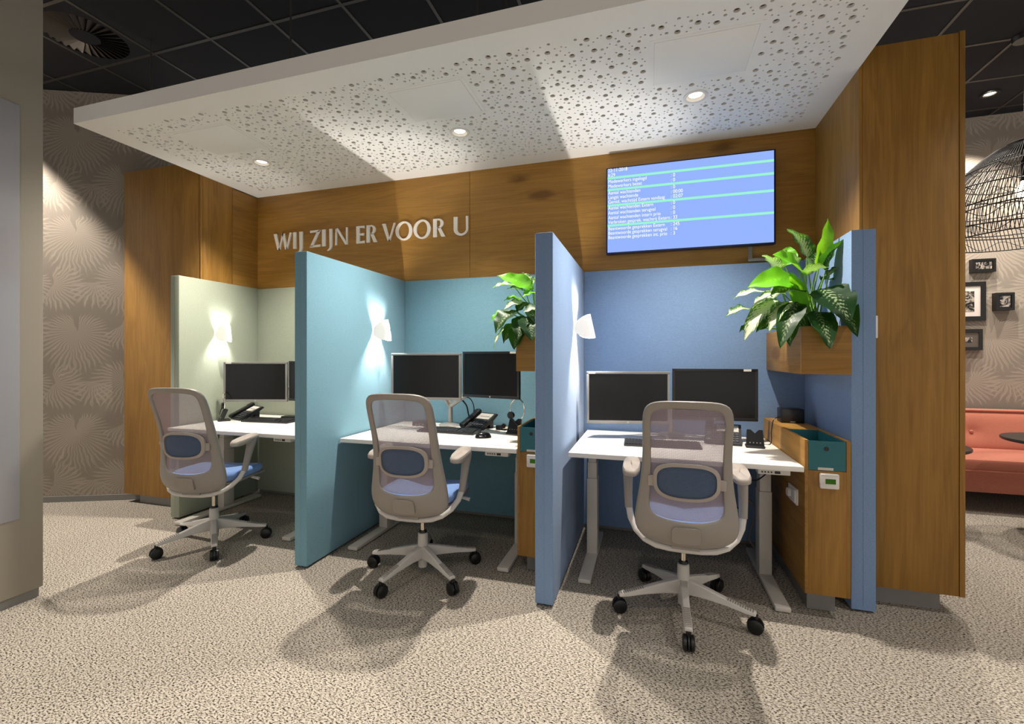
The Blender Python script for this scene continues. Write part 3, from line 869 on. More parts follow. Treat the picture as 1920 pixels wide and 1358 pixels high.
# ------------------------------------------------------------------ oak side cabinets with teal bins
def side_cabinet(x0, x1, label, blabel, tlabel, slabel):
    y0, y1, z0, z1 = 2.558, 3.395, 0.115, 0.868
    o = thing('side_cabinet', ((x0 + x1) / 2, 2.95, 0), label, 'cabinet', 'oak side cabinets')
    bx0, bx1 = x0 + 0.016, x1 - 0.020
    yb = 2.93
    wbox('side_board', (x0, y0, z0), (x0 + 0.015, y1, z1), M_['wood_y'], o, 0.001)
    wbox('side_board', (x1 - 0.018, y0, z0), (x1, y1, z1), M_['wood_v'], o, 0.001)
    wbox('front_board', (x0 + 0.015, y0, z0), (x1 - 0.018, y0 + 0.018, 0.720), M_['wood_v2'], o, 0.001)
    wbox('top_board', (x0 + 0.015, yb, z1 - 0.02), (x1 - 0.018, y1, z1), M_['wood_y'], o, 0.001)
    wbox('back_board', (x0 + 0.015, yb + 0.002, z0), (x1 - 0.018, yb + 0.015, z1 - 0.02), M_['wood_y'], o)
    wbox('shelf', (x0 + 0.015, y0 + 0.018, 0.700), (x1 - 0.018, yb, 0.718), M_['wood_y'], o)
    wbox('plinth', (x0 + 0.035, 2.65, 0.0), (x1 - 0.035, 3.38, z0), M_['plinth'], o)
    b = thing('waste_bin', ((bx0 + bx1) / 2, 2.75, 0.7205), blabel, 'bin', 'teal bins')
    m = MB()
    zb, zt, w = 0.7215, 0.864, 0.004
    m.box((bx0, y0 + 0.001, zb), (bx1, y0 + 0.001 + w, zt)); m.box((bx0, yb - 0.006, zb), (bx1, yb - 0.002, zt))
    m.box((bx0, y0 + 0.005, zb), (bx0 + w, yb - 0.006, zt)); m.box((bx1 - w, y0 + 0.005, zb), (bx1, yb - 0.006, zt))
    m.box((bx0 + w, y0 + 0.005, zb), (bx1 - w, yb - 0.006, zb + 0.004))
    m.build('tray', M_['tealbin'], b, world=True)
    MB().lathe([(0.0, 0), (0.010, 0), (0.010, 0.003), (0.0, 0.003)], 16, Matrix.Translation(((bx0 + bx1) / 2 - 0.002, y0 + 0.0012, 0.827)) @ Matrix.Rotation(R(90), 4, 'X')).build('finger_hole', M_['darkplastic'], b, world=True)
    wbox('name_label', (bx0 + 0.04, y0 - 0.0005, 0.7235), (bx0 + 0.105, y0 + 0.0012, 0.736), M_['deskmetal'], b)
    th = thing('room_thermostat', (x0 + 0.10, y0, 0.635), tlabel, 'thermostat', 'white thermostats')
    tx = x0 + 0.100
    wbox('housing', (tx - 0.040, y0 - 0.022, 0.638), (tx + 0.040, y0, 0.711), M_['white'], th, 0.006)
    wbox('display', (tx - 0.019, y0 - 0.0232, 0.663), (tx + 0.024, y0 - 0.021, 0.687), M_['lcd'], th)
    wbox('cover_flap', (tx - 0.036, y0 - 0.0235, 0.702), (tx + 0.036, y0 - 0.020, 0.709), M_['white'], th, 0.002)
    s = thing('wall_switch', (x0, 2.72, 0.51), slabel, 'light switch', 'white switches')
    wbox('cover_plate', (x0 - 0.010, 2.655, 0.512), (x0, 2.80, 0.595), M_['white'], s, 0.003)
    wbox('rocker', (x0 - 0.016, 2.665, 0.520), (x0 - 0.009, 2.722, 0.587), M_['white'], s, 0.003)
    MB().lathe([(0.0, 0), (0.024, 0), (0.022, 0.016), (0.0, 0.018)], 20, Matrix.Translation((x0 - 0.010, 2.76, 0.553)) @ Matrix.Rotation(R(-90), 4, 'Y')).build('dimmer_knob', M_['white'], s, world=True)
side_cabinet(0.7285, 0.922, 'narrow oak side cabinet beside the desk in the blue booth', 'petrol teal bin in the side cabinet of the blue booth', 'white thermostat with green display under the blue booth bin', 'white double switch on the cabinet side in the blue booth')
side_cabinet(-0.738, -0.566, 'narrow oak side cabinet half hidden behind the blue partition', 'petrol teal bin in the cabinet of the teal booth', 'white thermostat with green display at the edge of the teal booth', 'white double switch on the cabinet side in the teal booth')

# ------------------------------------------------------------------ planters and plants
def planter(x0, x1, label):
    y0, y1, z0, z1, w = 2.665, 3.395, 1.185, 1.43, 0.018
    o = thing('oak_planter', ((x0 + x1) / 2, 3.0, z0), label, 'planter', 'oak wall planters')
    wbox('front_board', (x0, y0, z0), (x1, y0 + w, z1), M_['wood_h'], o, 0.001)
    wbox('side_board', (x0, y0 + w, z0), (x0 + w, y1, z1), M_['wood_y'], o, 0.001)
    wbox('side_board', (x1 - w, y0 + w, z0), (x1, y1, z1), M_['wood_y'], o, 0.001)
    wbox('back_board', (x0 + w, y1 - w, z0), (x1 - w, y1, z1), M_['wood_h'], o, 0.001)
    wbox('base_board', (x0 + w, y0 + w, z0), (x1 - w, y1 - w, z0 + w), M_['wood_y'], o)
    wbox('soil', (x0 + w, y0 + w, z1 - 0.06), (x1 - w, y1 - w, z1 - 0.03), M_['soil'], o)
    return o
planter(0.744, 0.964, 'long oak planter box on the right end partition')
planter(-0.777, -0.565, 'oak planter box behind the blue partition in the teal booth')

def leaf_obj(base, tip, width, mat, parent, up=Vector((0, -0.35, 1)), droop=0.25, cup=0.25, roll=0.0):
    """one broad pointed leaf from base to tip, arching"""
    base, tip = Vector(base), Vector(tip)
    d = tip - base
    L = d.length
    f = d.normalized()
    n = (up - f * up.dot(f))
    n = n.normalized() if n.length > 1e-4 else f.orthogonal().normalized()
    if roll: n = Matrix.Rotation(roll, 3, f) @ n
    s = f.cross(n)
    NL, NW = 12, 6
    vs, uvs = [], []
    for i in range(NL + 1):
        t_ = i / NL
        wd = width / 2 * (math.sin(math.pi * min(1, t_ ** 0.72)) ** 0.75) * (1 - 0.22 * t_) if 0 < t_ < 1 else 0.0008
        arch = 4 * t_ * (1 - t_) * droop * L * 0.5
        for j in range(NW + 1):
            a = j / NW * 2 - 1
            p = base + f * (L * t_) + n * (arch + cup * wd * abs(a) ** 1.4 + 0.006 * math.sin(t_ * 17 + a * 2) * abs(a)) + s * (wd * a)
            vs.append(p); uvs.append((a, t_))
    fs = []
    for i in range(NL):
        for j in range(NW):
            a = i * (NW + 1) + j
            fs.append((a, a + 1, a + NW + 2, a + NW + 1))
    mb = MB().add(vs, fs)
    o = mb.build('leaf', mat, parent, world=True, recalc=False, angle=80)
    uvl = o.data.uv_layers.new(name='UVMap')
    for poly in o.data.polygons:
        for li in poly.loop_indices:
            uvl.data[li].uv = uvs[o.data.loops[li].vertex_index]
    return o

def plant(loc, label, specs, root_fn):
    o = thing('aglaonema_plant', loc, label, 'plant', 'variegated plants in the oak planters')
    for (ub, vb, yb, ut, vt, yt, w, mk, droop, roll) in specs:
        base, tip = at(ub, vb, yb), at(ut, vt, yt)
        leaf_obj(base, tip, w * 1.35, M_['leaf_' + mk], o, droop=droop, roll=R(roll))
        root = root_fn(base)
        mid = (base + root) / 2 + Vector((0, 0, 0.02))
        MB().tube([root, mid, base + (tip - base) * 0.04], [0.006, 0.005, 0.003], 6).build('stem', M_['stem'], o, world=True)
    return o
def c3(X, Y): return (1340 + X / 4.245, 400 + Y / 4.245)
sp = []
for bx, by, yb, tx, ty, yt, w, mk, dr, ro in [
        (815, 425, 2.88, 900, 38, 2.84, 0.075, 'green', 0.15, 62), (742, 360, 2.92, 575, 125, 2.86, 0.105, 'mix', 0.2, 20),
        (700, 478, 2.82, 462, 330, 2.72, 0.155, 'green', 0.12, -25), (500, 470, 2.94, 378, 335, 2.88, 0.110, 'pale', 0.2, 10),
        (885, 455, 2.86, 1035, 200, 2.78, 0.105, 'dark', 0.2, -20), (640, 545, 2.84, 262, 590, 2.72, 0.125, 'green', 0.25, -35),
        (440, 640, 2.86, 150, 680, 2.76, 0.075, 'pale', 0.2, 0), (320, 780, 2.90, 85, 828, 2.82, 0.085, 'mix', 0.3, 0),
        (500, 690, 2.84, 235, 1020, 2.72, 0.095, 'pale', 0.25, 0), (620, 705, 2.80, 435, 945, 2.66, 0.085, 'pale', 0.25, 10),
        (665, 710, 2.78, 522, 1080, 2.60, 0.100, 'dark', 0.25, 0), (680, 620, 2.82, 445, 650, 2.70, 0.110, 'dark', 0.3, -20),
        (850, 600, 2.78, 1075, 875, 2.62, 0.155, 'dark', 0.25, 15), (1000, 640, 2.80, 1140, 985, 2.62, 0.085, 'dark', 0.2, 25),
        (800, 780, 2.76, 918, 1080, 2.60, 0.100, 'dark', 0.2, 0), (700, 780, 2.80, 605, 470, 2.74, 0.075, 'green', 0.15, 70),
        (700, 485, 2.80, 912, 435, 2.72, 0.055, 'pale', 0.35, -40), (330, 905, 2.92, 195, 950, 2.84, 0.05, 'dark', 0.3, 0),
        (750, 490, 2.92, 735, 340, 2.92, 0.07, 'pale', 0.2, 30), (850, 530, 2.92, 950, 545, 2.95, 0.075, 'dark', 0.2, 0),
        (560, 420, 3.0, 600, 265, 3.02, 0.10, 'green', 0.2, 0), (830, 430, 3.0, 860, 285, 3.02, 0.09, 'mix', 0.2, 0),
        (560, 760, 2.86, 300, 830, 2.78, 0.10, 'mix', 0.2, 0), (640, 740, 2.76, 600, 1060, 2.62, 0.085, 'dark', 0.2, 15),
        (620, 600, 2.90, 400, 720, 2.86, 0.10, 'mix', 0.25, 0), (500, 860, 2.84, 330, 950, 2.76, 0.07, 'dark', 0.2, 0),
        (560, 640, 2.80, 300, 760, 2.70, 0.08, 'pale', 0.25, 10), (420, 780, 2.86, 270, 960, 2.78, 0.075, 'pale', 0.25, 0),
        (600, 780, 2.82, 400, 900, 2.74, 0.08, 'mix', 0.2, 0), (900, 520, 2.88, 1010, 420, 2.84, 0.08, 'mix', 0.2, -20),
        (660, 400, 2.95, 520, 300, 2.92, 0.10, 'pale', 0.2, 0), (780, 640, 2.80, 960, 800, 2.70, 0.10, 'mix', 0.25, 0)]:
    sp.append(c3(bx, by) + (yb,) + c3(tx, ty) + (yt, w, mk, dr, ro))
rnd = random.Random(3)
plant((0.854, 2.95, 1.395), 'large variegated leafy plant in the planter on the right end partition', sp,
      lambda b: Vector((max(0.79, min(0.92, 0.855 + rnd.uniform(-0.05, 0.05))), max(2.74, min(3.2, b.y + rnd.uniform(0, 0.12))), 1.385)))
def c2(X, Y): return (900 + X / 6.464, 500 + Y / 6.464)
sp = []
for bx, by, yb, tx, ty, yt, w, mk, dr, ro in [
        (650, 270, 2.82, 205, 110, 2.76, 0.10, 'green', 0.12, -30), (420, 235, 2.88, 155, 258, 2.82, 0.085, 'pale', 0.2, 0),
        (570, 330, 2.86, 325, 270, 2.80, 0.09, 'dark', 0.25, 0), (620, 210, 2.90, 510, 75, 2.88, 0.12, 'pale', 0.2, 15),
        (700, 320, 2.80, 520, 370, 2.72, 0.085, 'green', 0.2, 0), (500, 400, 2.92, 290, 415, 2.86, 0.075, 'green', 0.2, 0),
        (540, 440, 2.84, 280, 530, 2.76, 0.06, 'pale', 0.3, -20), (330, 530, 2.86, 125, 690, 2.80, 0.035, 'green', 0.35, 0),
        (460, 540, 2.78, 190, 815, 2.68, 0.135, 'dark', 0.3, 0), (420, 680, 2.84, 165, 985, 2.76, 0.06, 'pale', 0.25, 20),
        (480, 680, 2.80, 285, 935, 2.70, 0.09, 'dark', 0.25, 0), (500, 720, 2.74, 415, 1010, 2.63, 0.095, 'dark', 0.2, 0),
        (540, 600, 2.76, 460, 900, 2.62, 0.095, 'dark', 0.25, 0), (600, 620, 2.74, 630, 900, 2.61, 0.12, 'dark', 0.25, 0),
        (700, 490, 2.74, 525, 560, 2.68, 0.05, 'pale', 0.3, -30), (600, 520, 2.78, 700, 720, 2.66, 0.08, 'dark', 0.2, 0),
        (640, 300, 2.84, 720, 90, 2.82, 0.10, 'mix', 0.2, 0), (460, 560, 2.88, 300, 640, 2.82, 0.09, 'mix', 0.2, 0), (580, 440, 2.82, 450, 560, 2.76, 0.09, 'dark', 0.2, 0)]:
    sp.append(c2(bx, by) + (yb,) + c2(tx, ty) + (yt, w, mk, dr, ro))
plant((-0.671, 2.95, 1.395), 'variegated leafy plant half hidden behind the blue partition', sp,
      lambda b: Vector((max(-0.73, min(-0.61, -0.67 + rnd.uniform(-0.05, 0.05))), max(2.74, min(3.2, b.y + rnd.uniform(0, 0.12))), 1.385)))

# ------------------------------------------------------------------ monitors
def monitor(l, r, z0, z1, mat, label, group, bez=0.016, sticker=None):
    l, r = Vector(l + (0,)), Vector(r + (0,))
    c = (l + r) / 2
    w = (r - l).length
    a = math.atan2(r.y - l.y, r.x - l.x)
    h = z1 - z0
    o = thing('computer_monitor', (c.x, c.y, z0), label, 'monitor', group, a)
    fr = MB()
    fr.box((-w / 2, 0, 0), (w / 2, 0.022, bez * 1.25), bev=0.002); fr.box((-w / 2, 0, h - bez), (w / 2, 0.022, h), bev=0.002)
    fr.box((-w / 2, 0, bez * 1.25), (-w / 2 + bez, 0.022, h - bez), bev=0.002); fr.box((w / 2 - bez, 0, bez * 1.25), (w / 2, 0.022, h - bez), bev=0.002)
    fb = fr.build('bezel', mat, o)
    MB().box((-w / 2 + bez - 0.001, 0.003, bez * 1.25 - 0.001), (w / 2 - bez + 0.001, 0.012, h - bez + 0.001)).build('screen', M_['screen'], o)
    MB().box((-w / 2 + 0.01, 0.02, 0.01), (w / 2 - 0.01, 0.045, h - 0.01), bev=0.012).build('rear_shell', M_['darkplastic'], o)
    MB().box((-0.06, 0.045, h / 2 - 0.06), (0.06, 0.06, h / 2 + 0.06), bev=0.003).build('mount_plate', M_['alu'], o)
    MB().lathe([(0.0, 0), (0.006, 0), (0.006, 0.001), (0, 0.001)], 14, Matrix.Translation((0, 0.0, bez * 0.6)) @ Matrix.Rotation(R(90), 4, 'X')).build('badge', M_['alu'], fb)
    if sticker is not None:
        MB().box((sticker, -0.0008, h - bez * 0.95), (sticker + 0.045, 0.001, h - bez * 0.1)).build('sticker', M_['white'], fb)
    return o
G = 'computer monitors in the booths'
monitor((-3.396, 2.945), (-2.889, 3.098), 0.895, 1.227, M_['silver'], 'silver framed monitor in the left green booth', G, sticker=-0.245)
monitor((-2.875, 3.10), (-2.42, 3.12), 0.905, 1.235, M_['darkplastic'], 'black monitor mostly hidden behind the teal partition', G)
monitor((-1.836, 2.985), (-1.305, 3.05), 0.955, 1.298, M_['silver'], 'silver framed monitor on a desk arm in the teal booth', G)
monitor((-1.284, 3.03), (-0.833, 2.93), 0.985, 1.309, M_['darkplastic'], 'black framed monitor in the teal booth beside the plant', G, sticker=0.16)
monitor((-0.397, 3.02), (0.127, 3.12), 0.835, 1.176, M_['silver'], 'silver framed monitor in the right blue booth', G, sticker=-0.255)
monitor((0.142, 3.115), (0.648, 3.165), 0.868, 1.196, M_['darkplastic'], 'black framed monitor in the right blue booth', G, sticker=0.17)

def monitor_arm(x, y, zt, targets, label):
    o = thing('monitor_arm', (x, y, ZD), label, 'monitor arm', 'monitor arms on the desks')
    MB().lathe([(0.0, 0), (0.085, 0), (0.088, 0.008), (0.075, 0.018), (0.03, 0.024), (0.0, 0.024)], 28).build('base', M_['alu'], o)
    MB().tube([(0, 0, 0.02), (0, 0, zt - ZD)], 0.019, 14).build('pole', M_['alu'], o)
    for tx, ty, tz in targets:
        p = Vector((tx - x, ty - y, tz - ZD))
        q = Vector((p.x * 0.5, p.y * 0.5 + 0.03, (zt - ZD) * 0.55 + p.z * 0.45))
        MB().tube([(0, 0, zt - ZD - 0.01), q, p], [0.022, 0.02, 0.014], 10).build('arm', M_['alu'], o)
    return o
monitor_arm(-1.488, 3.27, 0.90, [(-1.57, 3.09, 1.12), (-1.075, 3.05, 1.15)], 'silver twin monitor arm standing on the teal booth desk')
monitor_arm(0.14, 3.28, 0.95, [(-0.14, 3.135, 1.0), (0.39, 3.205, 1.03)], 'silver twin monitor arm on the blue booth desk')
monitor_arm(-2.85, 3.31, 0.95, [(-3.13, 3.09, 1.06), (-2.65, 3.175, 1.07)], 'silver twin monitor arm on the green booth desk')

# ------------------------------------------------------------------ desk items
def keyboard(loc, rz, label):
    o = thing('keyboard', loc, label, 'keyboard', 'computer keyboards', rz)
    MB().prism([(-0.07, 0.0), (0.07, 0.0), (0.07, 0.022), (-0.07, 0.010)], 'x', -0.22, 0.22).build('case', M_['darkplastic'], o)
    k = MB()
    for r_ in range(6):
        y = -0.056 + r_ * 0.0205
        z = 0.010 + 0.012 * (y + 0.07) / 0.14
        x = -0.212
        while x < 0.205:
            w = 0.0165 if not (r_ == 0 and -0.12 < x < -0.02) else 0.10
            if not (0.072 < x < 0.080 or 0.136 < x < 0.143):
                k.box((x, y, z), (x + w, y + 0.0165, z + 0.006))
            x += w + 0.0025
    k.build('keys', plain('key_grey', '2c2c2f', 0.5), o)
    return o
keyboard((-3.0, 3.03, ZD), R(3), 'black keyboard on the green booth desk')
keyboard((-1.37, 2.985, ZD), R(-3), 'black keyboard on the teal booth desk')
keyboard((0.07, 2.90, ZD), R(1), 'black keyboard behind the chair in the blue booth')

def phone(loc, rz, label):
    o = thing('desk_phone', loc, label, 'telephone', 'office desk phones', rz)
    body = MB().prism([(-0.10, 0.0), (-0.10, 0.012), (0.085, 0.105), (0.10, 0.095), (0.055, 0.062), (-0.06, 0.0)], 'x', -0.045, 0.105).build('body', M_['darkplastic'], o)
    MB().box((-0.02, 0.03, 0.0), (0.085, 0.07, 0.085), bev=0.004).build('stand', M_['black'], o)
    sl = math.atan2(0.093, 0.185)
    T = Matrix.Translation((0, -0.10, 0.0125)) @ Matrix.Rotation(sl, 4, 'X')
    MB().box((-0.035, 0.118, 0.0), (0.09, 0.19, 0.004), T).build('display', plain('phone_display', 'b9b5ac', 0.4), body)
    kk = MB()
    for i in range(5):
        for j in range(4):
            kk.box((-0.02 + i * 0.023, 0.018 + j * 0.023, 0), (-0.003 + i * 0.023, 0.034 + j * 0.023, 0.005), T, bev=0.001, seg=1)
    kk.build('keypad', plain('phone_keys', '45454a', 0.5), body)
    hs = MB()
    hs.box((-0.10, 0.0, 0.004), (-0.052, 0.205, 0.024), T, bev=0.008)
    hs.box((-0.102, -0.005, -0.004), (-0.050, 0.05, 0.026), T, bev=0.010); hs.box((-0.102, 0.16, -0.004), (-0.050, 0.215, 0.028), T, bev=0.010)
    hs.build('handset', M_['black'], o)
    MB().box((-0.105, 0.0, -0.012), (-0.045, 0.20, 0.0), T, bev=0.003).build('cradle', M_['darkplastic'], o)
    return o
phone((-3.335, 3.12, ZD), R(-22), 'black desk phone left of the keyboard in the green booth')
phone((-1.235, 3.235, ZD), R(-22), 'black desk phone with paper label in the teal booth')
phone((0.44, 3.13, ZD), R(-8), 'black desk phone half hidden by the chair in the blue booth')

def headset_dock(loc, rz, label, headset):
    o = thing('headset_dock', loc, label, 'headset dock', 'headset docks on the desks', rz)
    MB().box((-0.05, -0.045, 0), (0.05, 0.045, 0.012), bev=0.004).build('base', M_['darkplastic'], o)
    T = Matrix.Translation((0, -0.03, 0.010)) @ Matrix.Rotation(R(-22), 4, 'X')
    MB().prism([(-0.048, 0.0), (0.048, 0.0), (0.042, 0.10), (0.022, 0.10), (0.0, 0.078), (-0.022, 0.10), (-0.042, 0.10)], 'y', 0.0, 0.022).xf(T).build('cradle', M_['black'], o)
    for k in range(4):
        MB().box((-0.03 + k * 0.018, -0.002, 0.018), (-0.024 + k * 0.018, 0.001, 0.024), T).build('button', M_['alu'], o)
    if headset:
        arc = [Vector((0.02 + 0.055 * math.cos(a), 0.0, 0.17 + 0.075 * math.sin(a))) for a in [R(200 - 17 * k) for k in range(16)]]
        hb = MB().tube(arc, 0.004, 8).build('headband', M_['chrome'], o)
        MB().lathe([(0.0, -0.012), (0.024, -0.012), (0.028, 0.0), (0.024, 0.012), (0.0, 0.012)], 18, Matrix.Translation((-0.03, 0.0, 0.125)) @ Matrix.Rotation(R(90), 4, 'X')).build('ear_cushion', M_['black'], o)
        MB().tube([(-0.03, -0.01, 0.11), (0.03, -0.03, 0.07), (0.05, -0.035, 0.06)], 0.004, 6).build('microphone_boom', M_['black'], o)
    return o
headset_dock((0.60, 3.02, ZD), R(-6), 'empty black headset dock on the blue booth desk', False)
headset_dock((-0.905, 3.07, ZD), R(-10), 'black headset hanging on its dock in the teal booth', True)
headset_dock((-3.41, 2.96, ZD), R(-35), 'thin headset on its dock behind the left chair', True)

def mouse(loc, rz, label):
    o = thing('computer_mouse', loc, label, 'mouse', None, rz)
    mb = MB()
    n, m = 20, 7
    vs = []
    for i in range(m):
        k = i / (m - 1)
        s_ = math.cos(k * math.pi / 2) ** 0.6 if k < 1 else 0.02
        for j in range(n):
            a = 2 * math.pi * j / n
            vs.append((0.031 * s_ * math.cos(a), 0.055 * s_ * math.sin(a) - 0.004 * k, 0.002 + 0.036 * math.sin(k * math.pi / 2)))
    fs = [(i * n + j, i * n + (j + 1) % n, (i + 1) * n + (j + 1) % n, (i + 1) * n + j) for i in range(m - 1) for j in range(n)] + [tuple(range((m - 1) * n, m * n)), tuple(reversed(range(n)))]
    mb.add(vs, fs).build('shell', plain('glossy_black_mouse', '151416', 0.2), o)
    MB().tube([(0, 0.016, 0.034), (0, 0.030, 0.030)], 0.004, 8).build('scroll_wheel', M_['alu'], o)
    MB().box((0.021, -0.03, 0.012), (0.0285, 0.015, 0.02), bev=0.003).build('side_grip', M_['alu'], o)
mouse((-1.055, 2.84, ZD), R(-60), 'black computer mouse on the teal booth desk')

t = thing('webcam', (-1.03, 3.18, ZD), 'small black webcam lying on the teal booth desk', 'webcam')
MB().box((-0.05, -0.02, 0), (0.0, 0.02, 0.035), bev=0.008).build('clip', M_['black'], t)
MB().lathe([(0.0, -0.03), (0.022, -0.03), (0.024, 0.0), (0.018, 0.012), (0.0, 0.012)], 18, Matrix.Translation((0.012, -0.005, 0.028)) @ Matrix.Rotation(R(70), 4, 'X')).build('lens_barrel', M_['chrome'], t)

def hub(loc, label, s=(0.13, 0.10, 0.032)):
    o = thing('docking_station', loc, label, 'docking station', 'docking stations')
    MB().box((-s[0] / 2, -s[1] / 2, 0), (s[0] / 2, s[1] / 2, s[2]), bev=0.004).build('case', M_['darkplastic'], o)
    for k in range(3):
        MB().box((-0.04 + k * 0.03, -s[1] / 2 - 0.001, 0.010), (-0.025 + k * 0.03, -s[1] / 2 + 0.002, 0.018)).build('port', M_['alu'], o)
hub((-1.70, 3.22, ZD), 'flat black docking box behind the chair on the teal booth desk')
hub((-2.92, 3.19, ZD), 'flat black docking box by the keyboard in the green booth', (0.16, 0.09, 0.03))

t = thing('small_speaker', (0.835, 3.20, 0.8685), 'small black cube speaker on the oak cabinet in the blue booth', 'speaker')
MB().box((-0.062, -0.045, 0), (0.062, 0.055, 0.085), bev=0.004).build('cabinet', M_['black'], t)
MB().box((-0.055, -0.0475, 0.012), (0.055, -0.044, 0.079), bev=0.001).build('grille', M_['darkplastic'], t)
MB().box((-0.014, -0.0485, 0.006), (0.014, -0.047, 0.010)).build('badge', M_['alu'], t)

# loose cables
def cable(pts, r, label, mat='black'):
    P = [Vector(p) for p in pts]
    out = []
    for i in range(len(P) - 1):
        p0, p1, p2, p3 = P[max(i - 1, 0)], P[i], P[i + 1], P[min(i + 2, len(P) - 1)]
        for k in range(8):
            s_ = k / 8
            out.append(0.5 * ((2 * p1) + (p2 - p0) * s_ + (2 * p0 - 5 * p1 + 4 * p2 - p3) * s_ ** 2 + (3 * p1 - p0 - 3 * p2 + p3) * s_ ** 3))
    out.append(P[-1])
    return tag(MB().tube(out, r, 6).build('loose_cable', M_[mat]), label, 'cable', 'loose cables')
cable([(0.50, 3.12, 0.70), (0.47, 3.15, 0.45), (0.56, 3.2, 0.30), (0.60, 3.24, 0.50), (0.58, 3.26, 0.66)], 0.005, 'black cable loop hanging under the blue booth desk')
cable([(0.58, 2.60, 0.69), (0.53, 2.68, 0.62), (0.45, 2.75, 0.64), (0.42, 2.85, 0.70)], 0.004, 'thin black lead from the height control in the blue booth')
cable([(0.52, 3.26, 0.68), (0.56, 3.3, 0.42), (0.66, 3.3, 0.28), (0.62, 3.28, 0.09), (0.70, 3.22, 0.006)], 0.006, 'grey cable dropping to the floor in the blue booth', 'plinth')
cable([(-2.72, 3.28, 0.66), (-2.60, 3.30, 0.50), (-2.52, 3.32, 0.25), (-2.62, 3.34, 0.06), (-2.78, 3.30, 0.006)], 0.005, 'black cable dropping to the floor under the green booth desk')
cable([(-1.43, 3.25, 0.98), (-1.37, 3.30, 0.90), (-1.36, 3.33, 0.82), (-1.34, 3.345, 0.742)], 0.006, 'black monitor cables beside the arm in the teal booth')
cable([(-1.44, 3.26, 0.96), (-1.33, 3.28, 0.95), (-1.31, 3.32, 0.85), (-1.38, 3.35, 0.742)], 0.004, 'thin black cable loop beside the phone in the teal booth')
cable([(-2.97, 3.16, 0.92), (-2.88, 3.22, 0.88), (-2.80, 3.25, 0.80), (-2.79, 3.21, 0.745)], 0.004, 'black cable hanging below the monitor in the green booth')
cable([(0.775, 3.19, 0.90), (0.735, 3.17, 0.885), (0.718, 3.15, 0.82), (0.705, 3.12, 0.741), (0.64, 3.14, 0.739)], 0.003, 'thin black speaker wire running down to the blue booth desk')

# ------------------------------------------------------------------ task chairs
def interp(tab, z):
    for (z0, a), (z1, b_) in zip(tab, tab[1:]):
        if z0 <= z <= z1:
            return a + (b_ - a) * (z - z0) / (z1 - z0)
    return tab[0][1] if z < tab[0][0] else tab[-1][1]
PROF = [(0.36, -0.165), (0.40, -0.205), (0.45, -0.235), (0.52, -0.248), (0.62, -0.247), (0.72, -0.255), (0.80, -0.272), (0.88, -0.298), (0.96, -0.328), (1.10, -0.382)]
def back_pt(x, z, dy=0.0):
    k = 0.050
    return Vector((x, interp(PROF, z) + k * (x / 0.2) ** 2 + dy, z))
OUT = [(0, 1.088), (.06, 1.087), (.115, 1.084), (.155, 1.074), (.180, 1.050), (.189, 1.01), (.190, .95), (.190, .86), (.193, .77), (.203, .68), (.219, .59), (.230, .52), (.228, .47), (.208, .43), (.165, .405), (.09, .393), (0, .389)]
INN = [(0, 1.050), (.05, 1.050), (.095, 1.048), (.128, 1.042), (.146, 1.026), (.153, .995), (.153, .94), (.151, .86), (.150, .77), (.152, .69), (.157, .62), (.158, .585), (.150, .56), (.128, .545), (.095, .537), (.05, .532), (0, .530)]
def ring_mesh():
    loopo = OUT + [(-x, z) for x, z in reversed(OUT[1:-1])]
    loopi = INN + [(-x, z) for x, z in reversed(INN[1:-1])]
    n = len(loopo)
    vs = []
    def mix(k): return [(xo + (xi - xo) * k, zo + (zi - zo) * k) for (xo, zo), (xi, zi) in zip(loopo, loopi)]
    secs = [(0, 0.002), (0.06, -0.013), (0.35, -0.013), (0.65, -0.013), (0.94, -0.011), (1, 0.0), (0.94, 0.012), (0.65, 0.014), (0.35, 0.015), (0.06, 0.016)]
    for k, dy in secs:
        vs += [back_pt(x, z, dy) for x, z in mix(k)]
    fs = []
    for a in range(len(secs)):
        b_ = (a + 1) % len(secs)
        for i in range(n):
            j = (i + 1) % n
            fs.append((a * n + i, a * n + j, b_ * n + j, b_ * n + i))
    return MB().add(vs, fs)
def net_mesh():
    rows = [INN[i] for i in range(3, 15)]
    vs, uvs, fs = [], [], []
    NW = 10
    for x, z in [(.10, 1.049)] + rows + [(.06, .533)]:
        for j in range(NW + 1):
            a = (j / NW * 2 - 1) * (x + 0.004)
            zz = z
            vs.append(back_pt(a, zz, 0.004)); uvs.append((a, zz))
    nr = len(rows) + 2
    for i in range(nr - 1):
        for j in range(NW):
            q = i * (NW + 1) + j
            fs.append((q, q + 1, q + NW + 2, q + NW + 1))
    return MB().add(vs, fs), uvs
def superellipse(a, b_, n, e=3.2):
    out = []
    for k in range(n):
        t_ = 2 * math.pi * k / n
        c, s_ = math.cos(t_), math.sin(t_)
        out.append((a * math.copysign(abs(c) ** (2 / e), c), b_ * math.copysign(abs(s_) ** (2 / e), s_)))
    return out

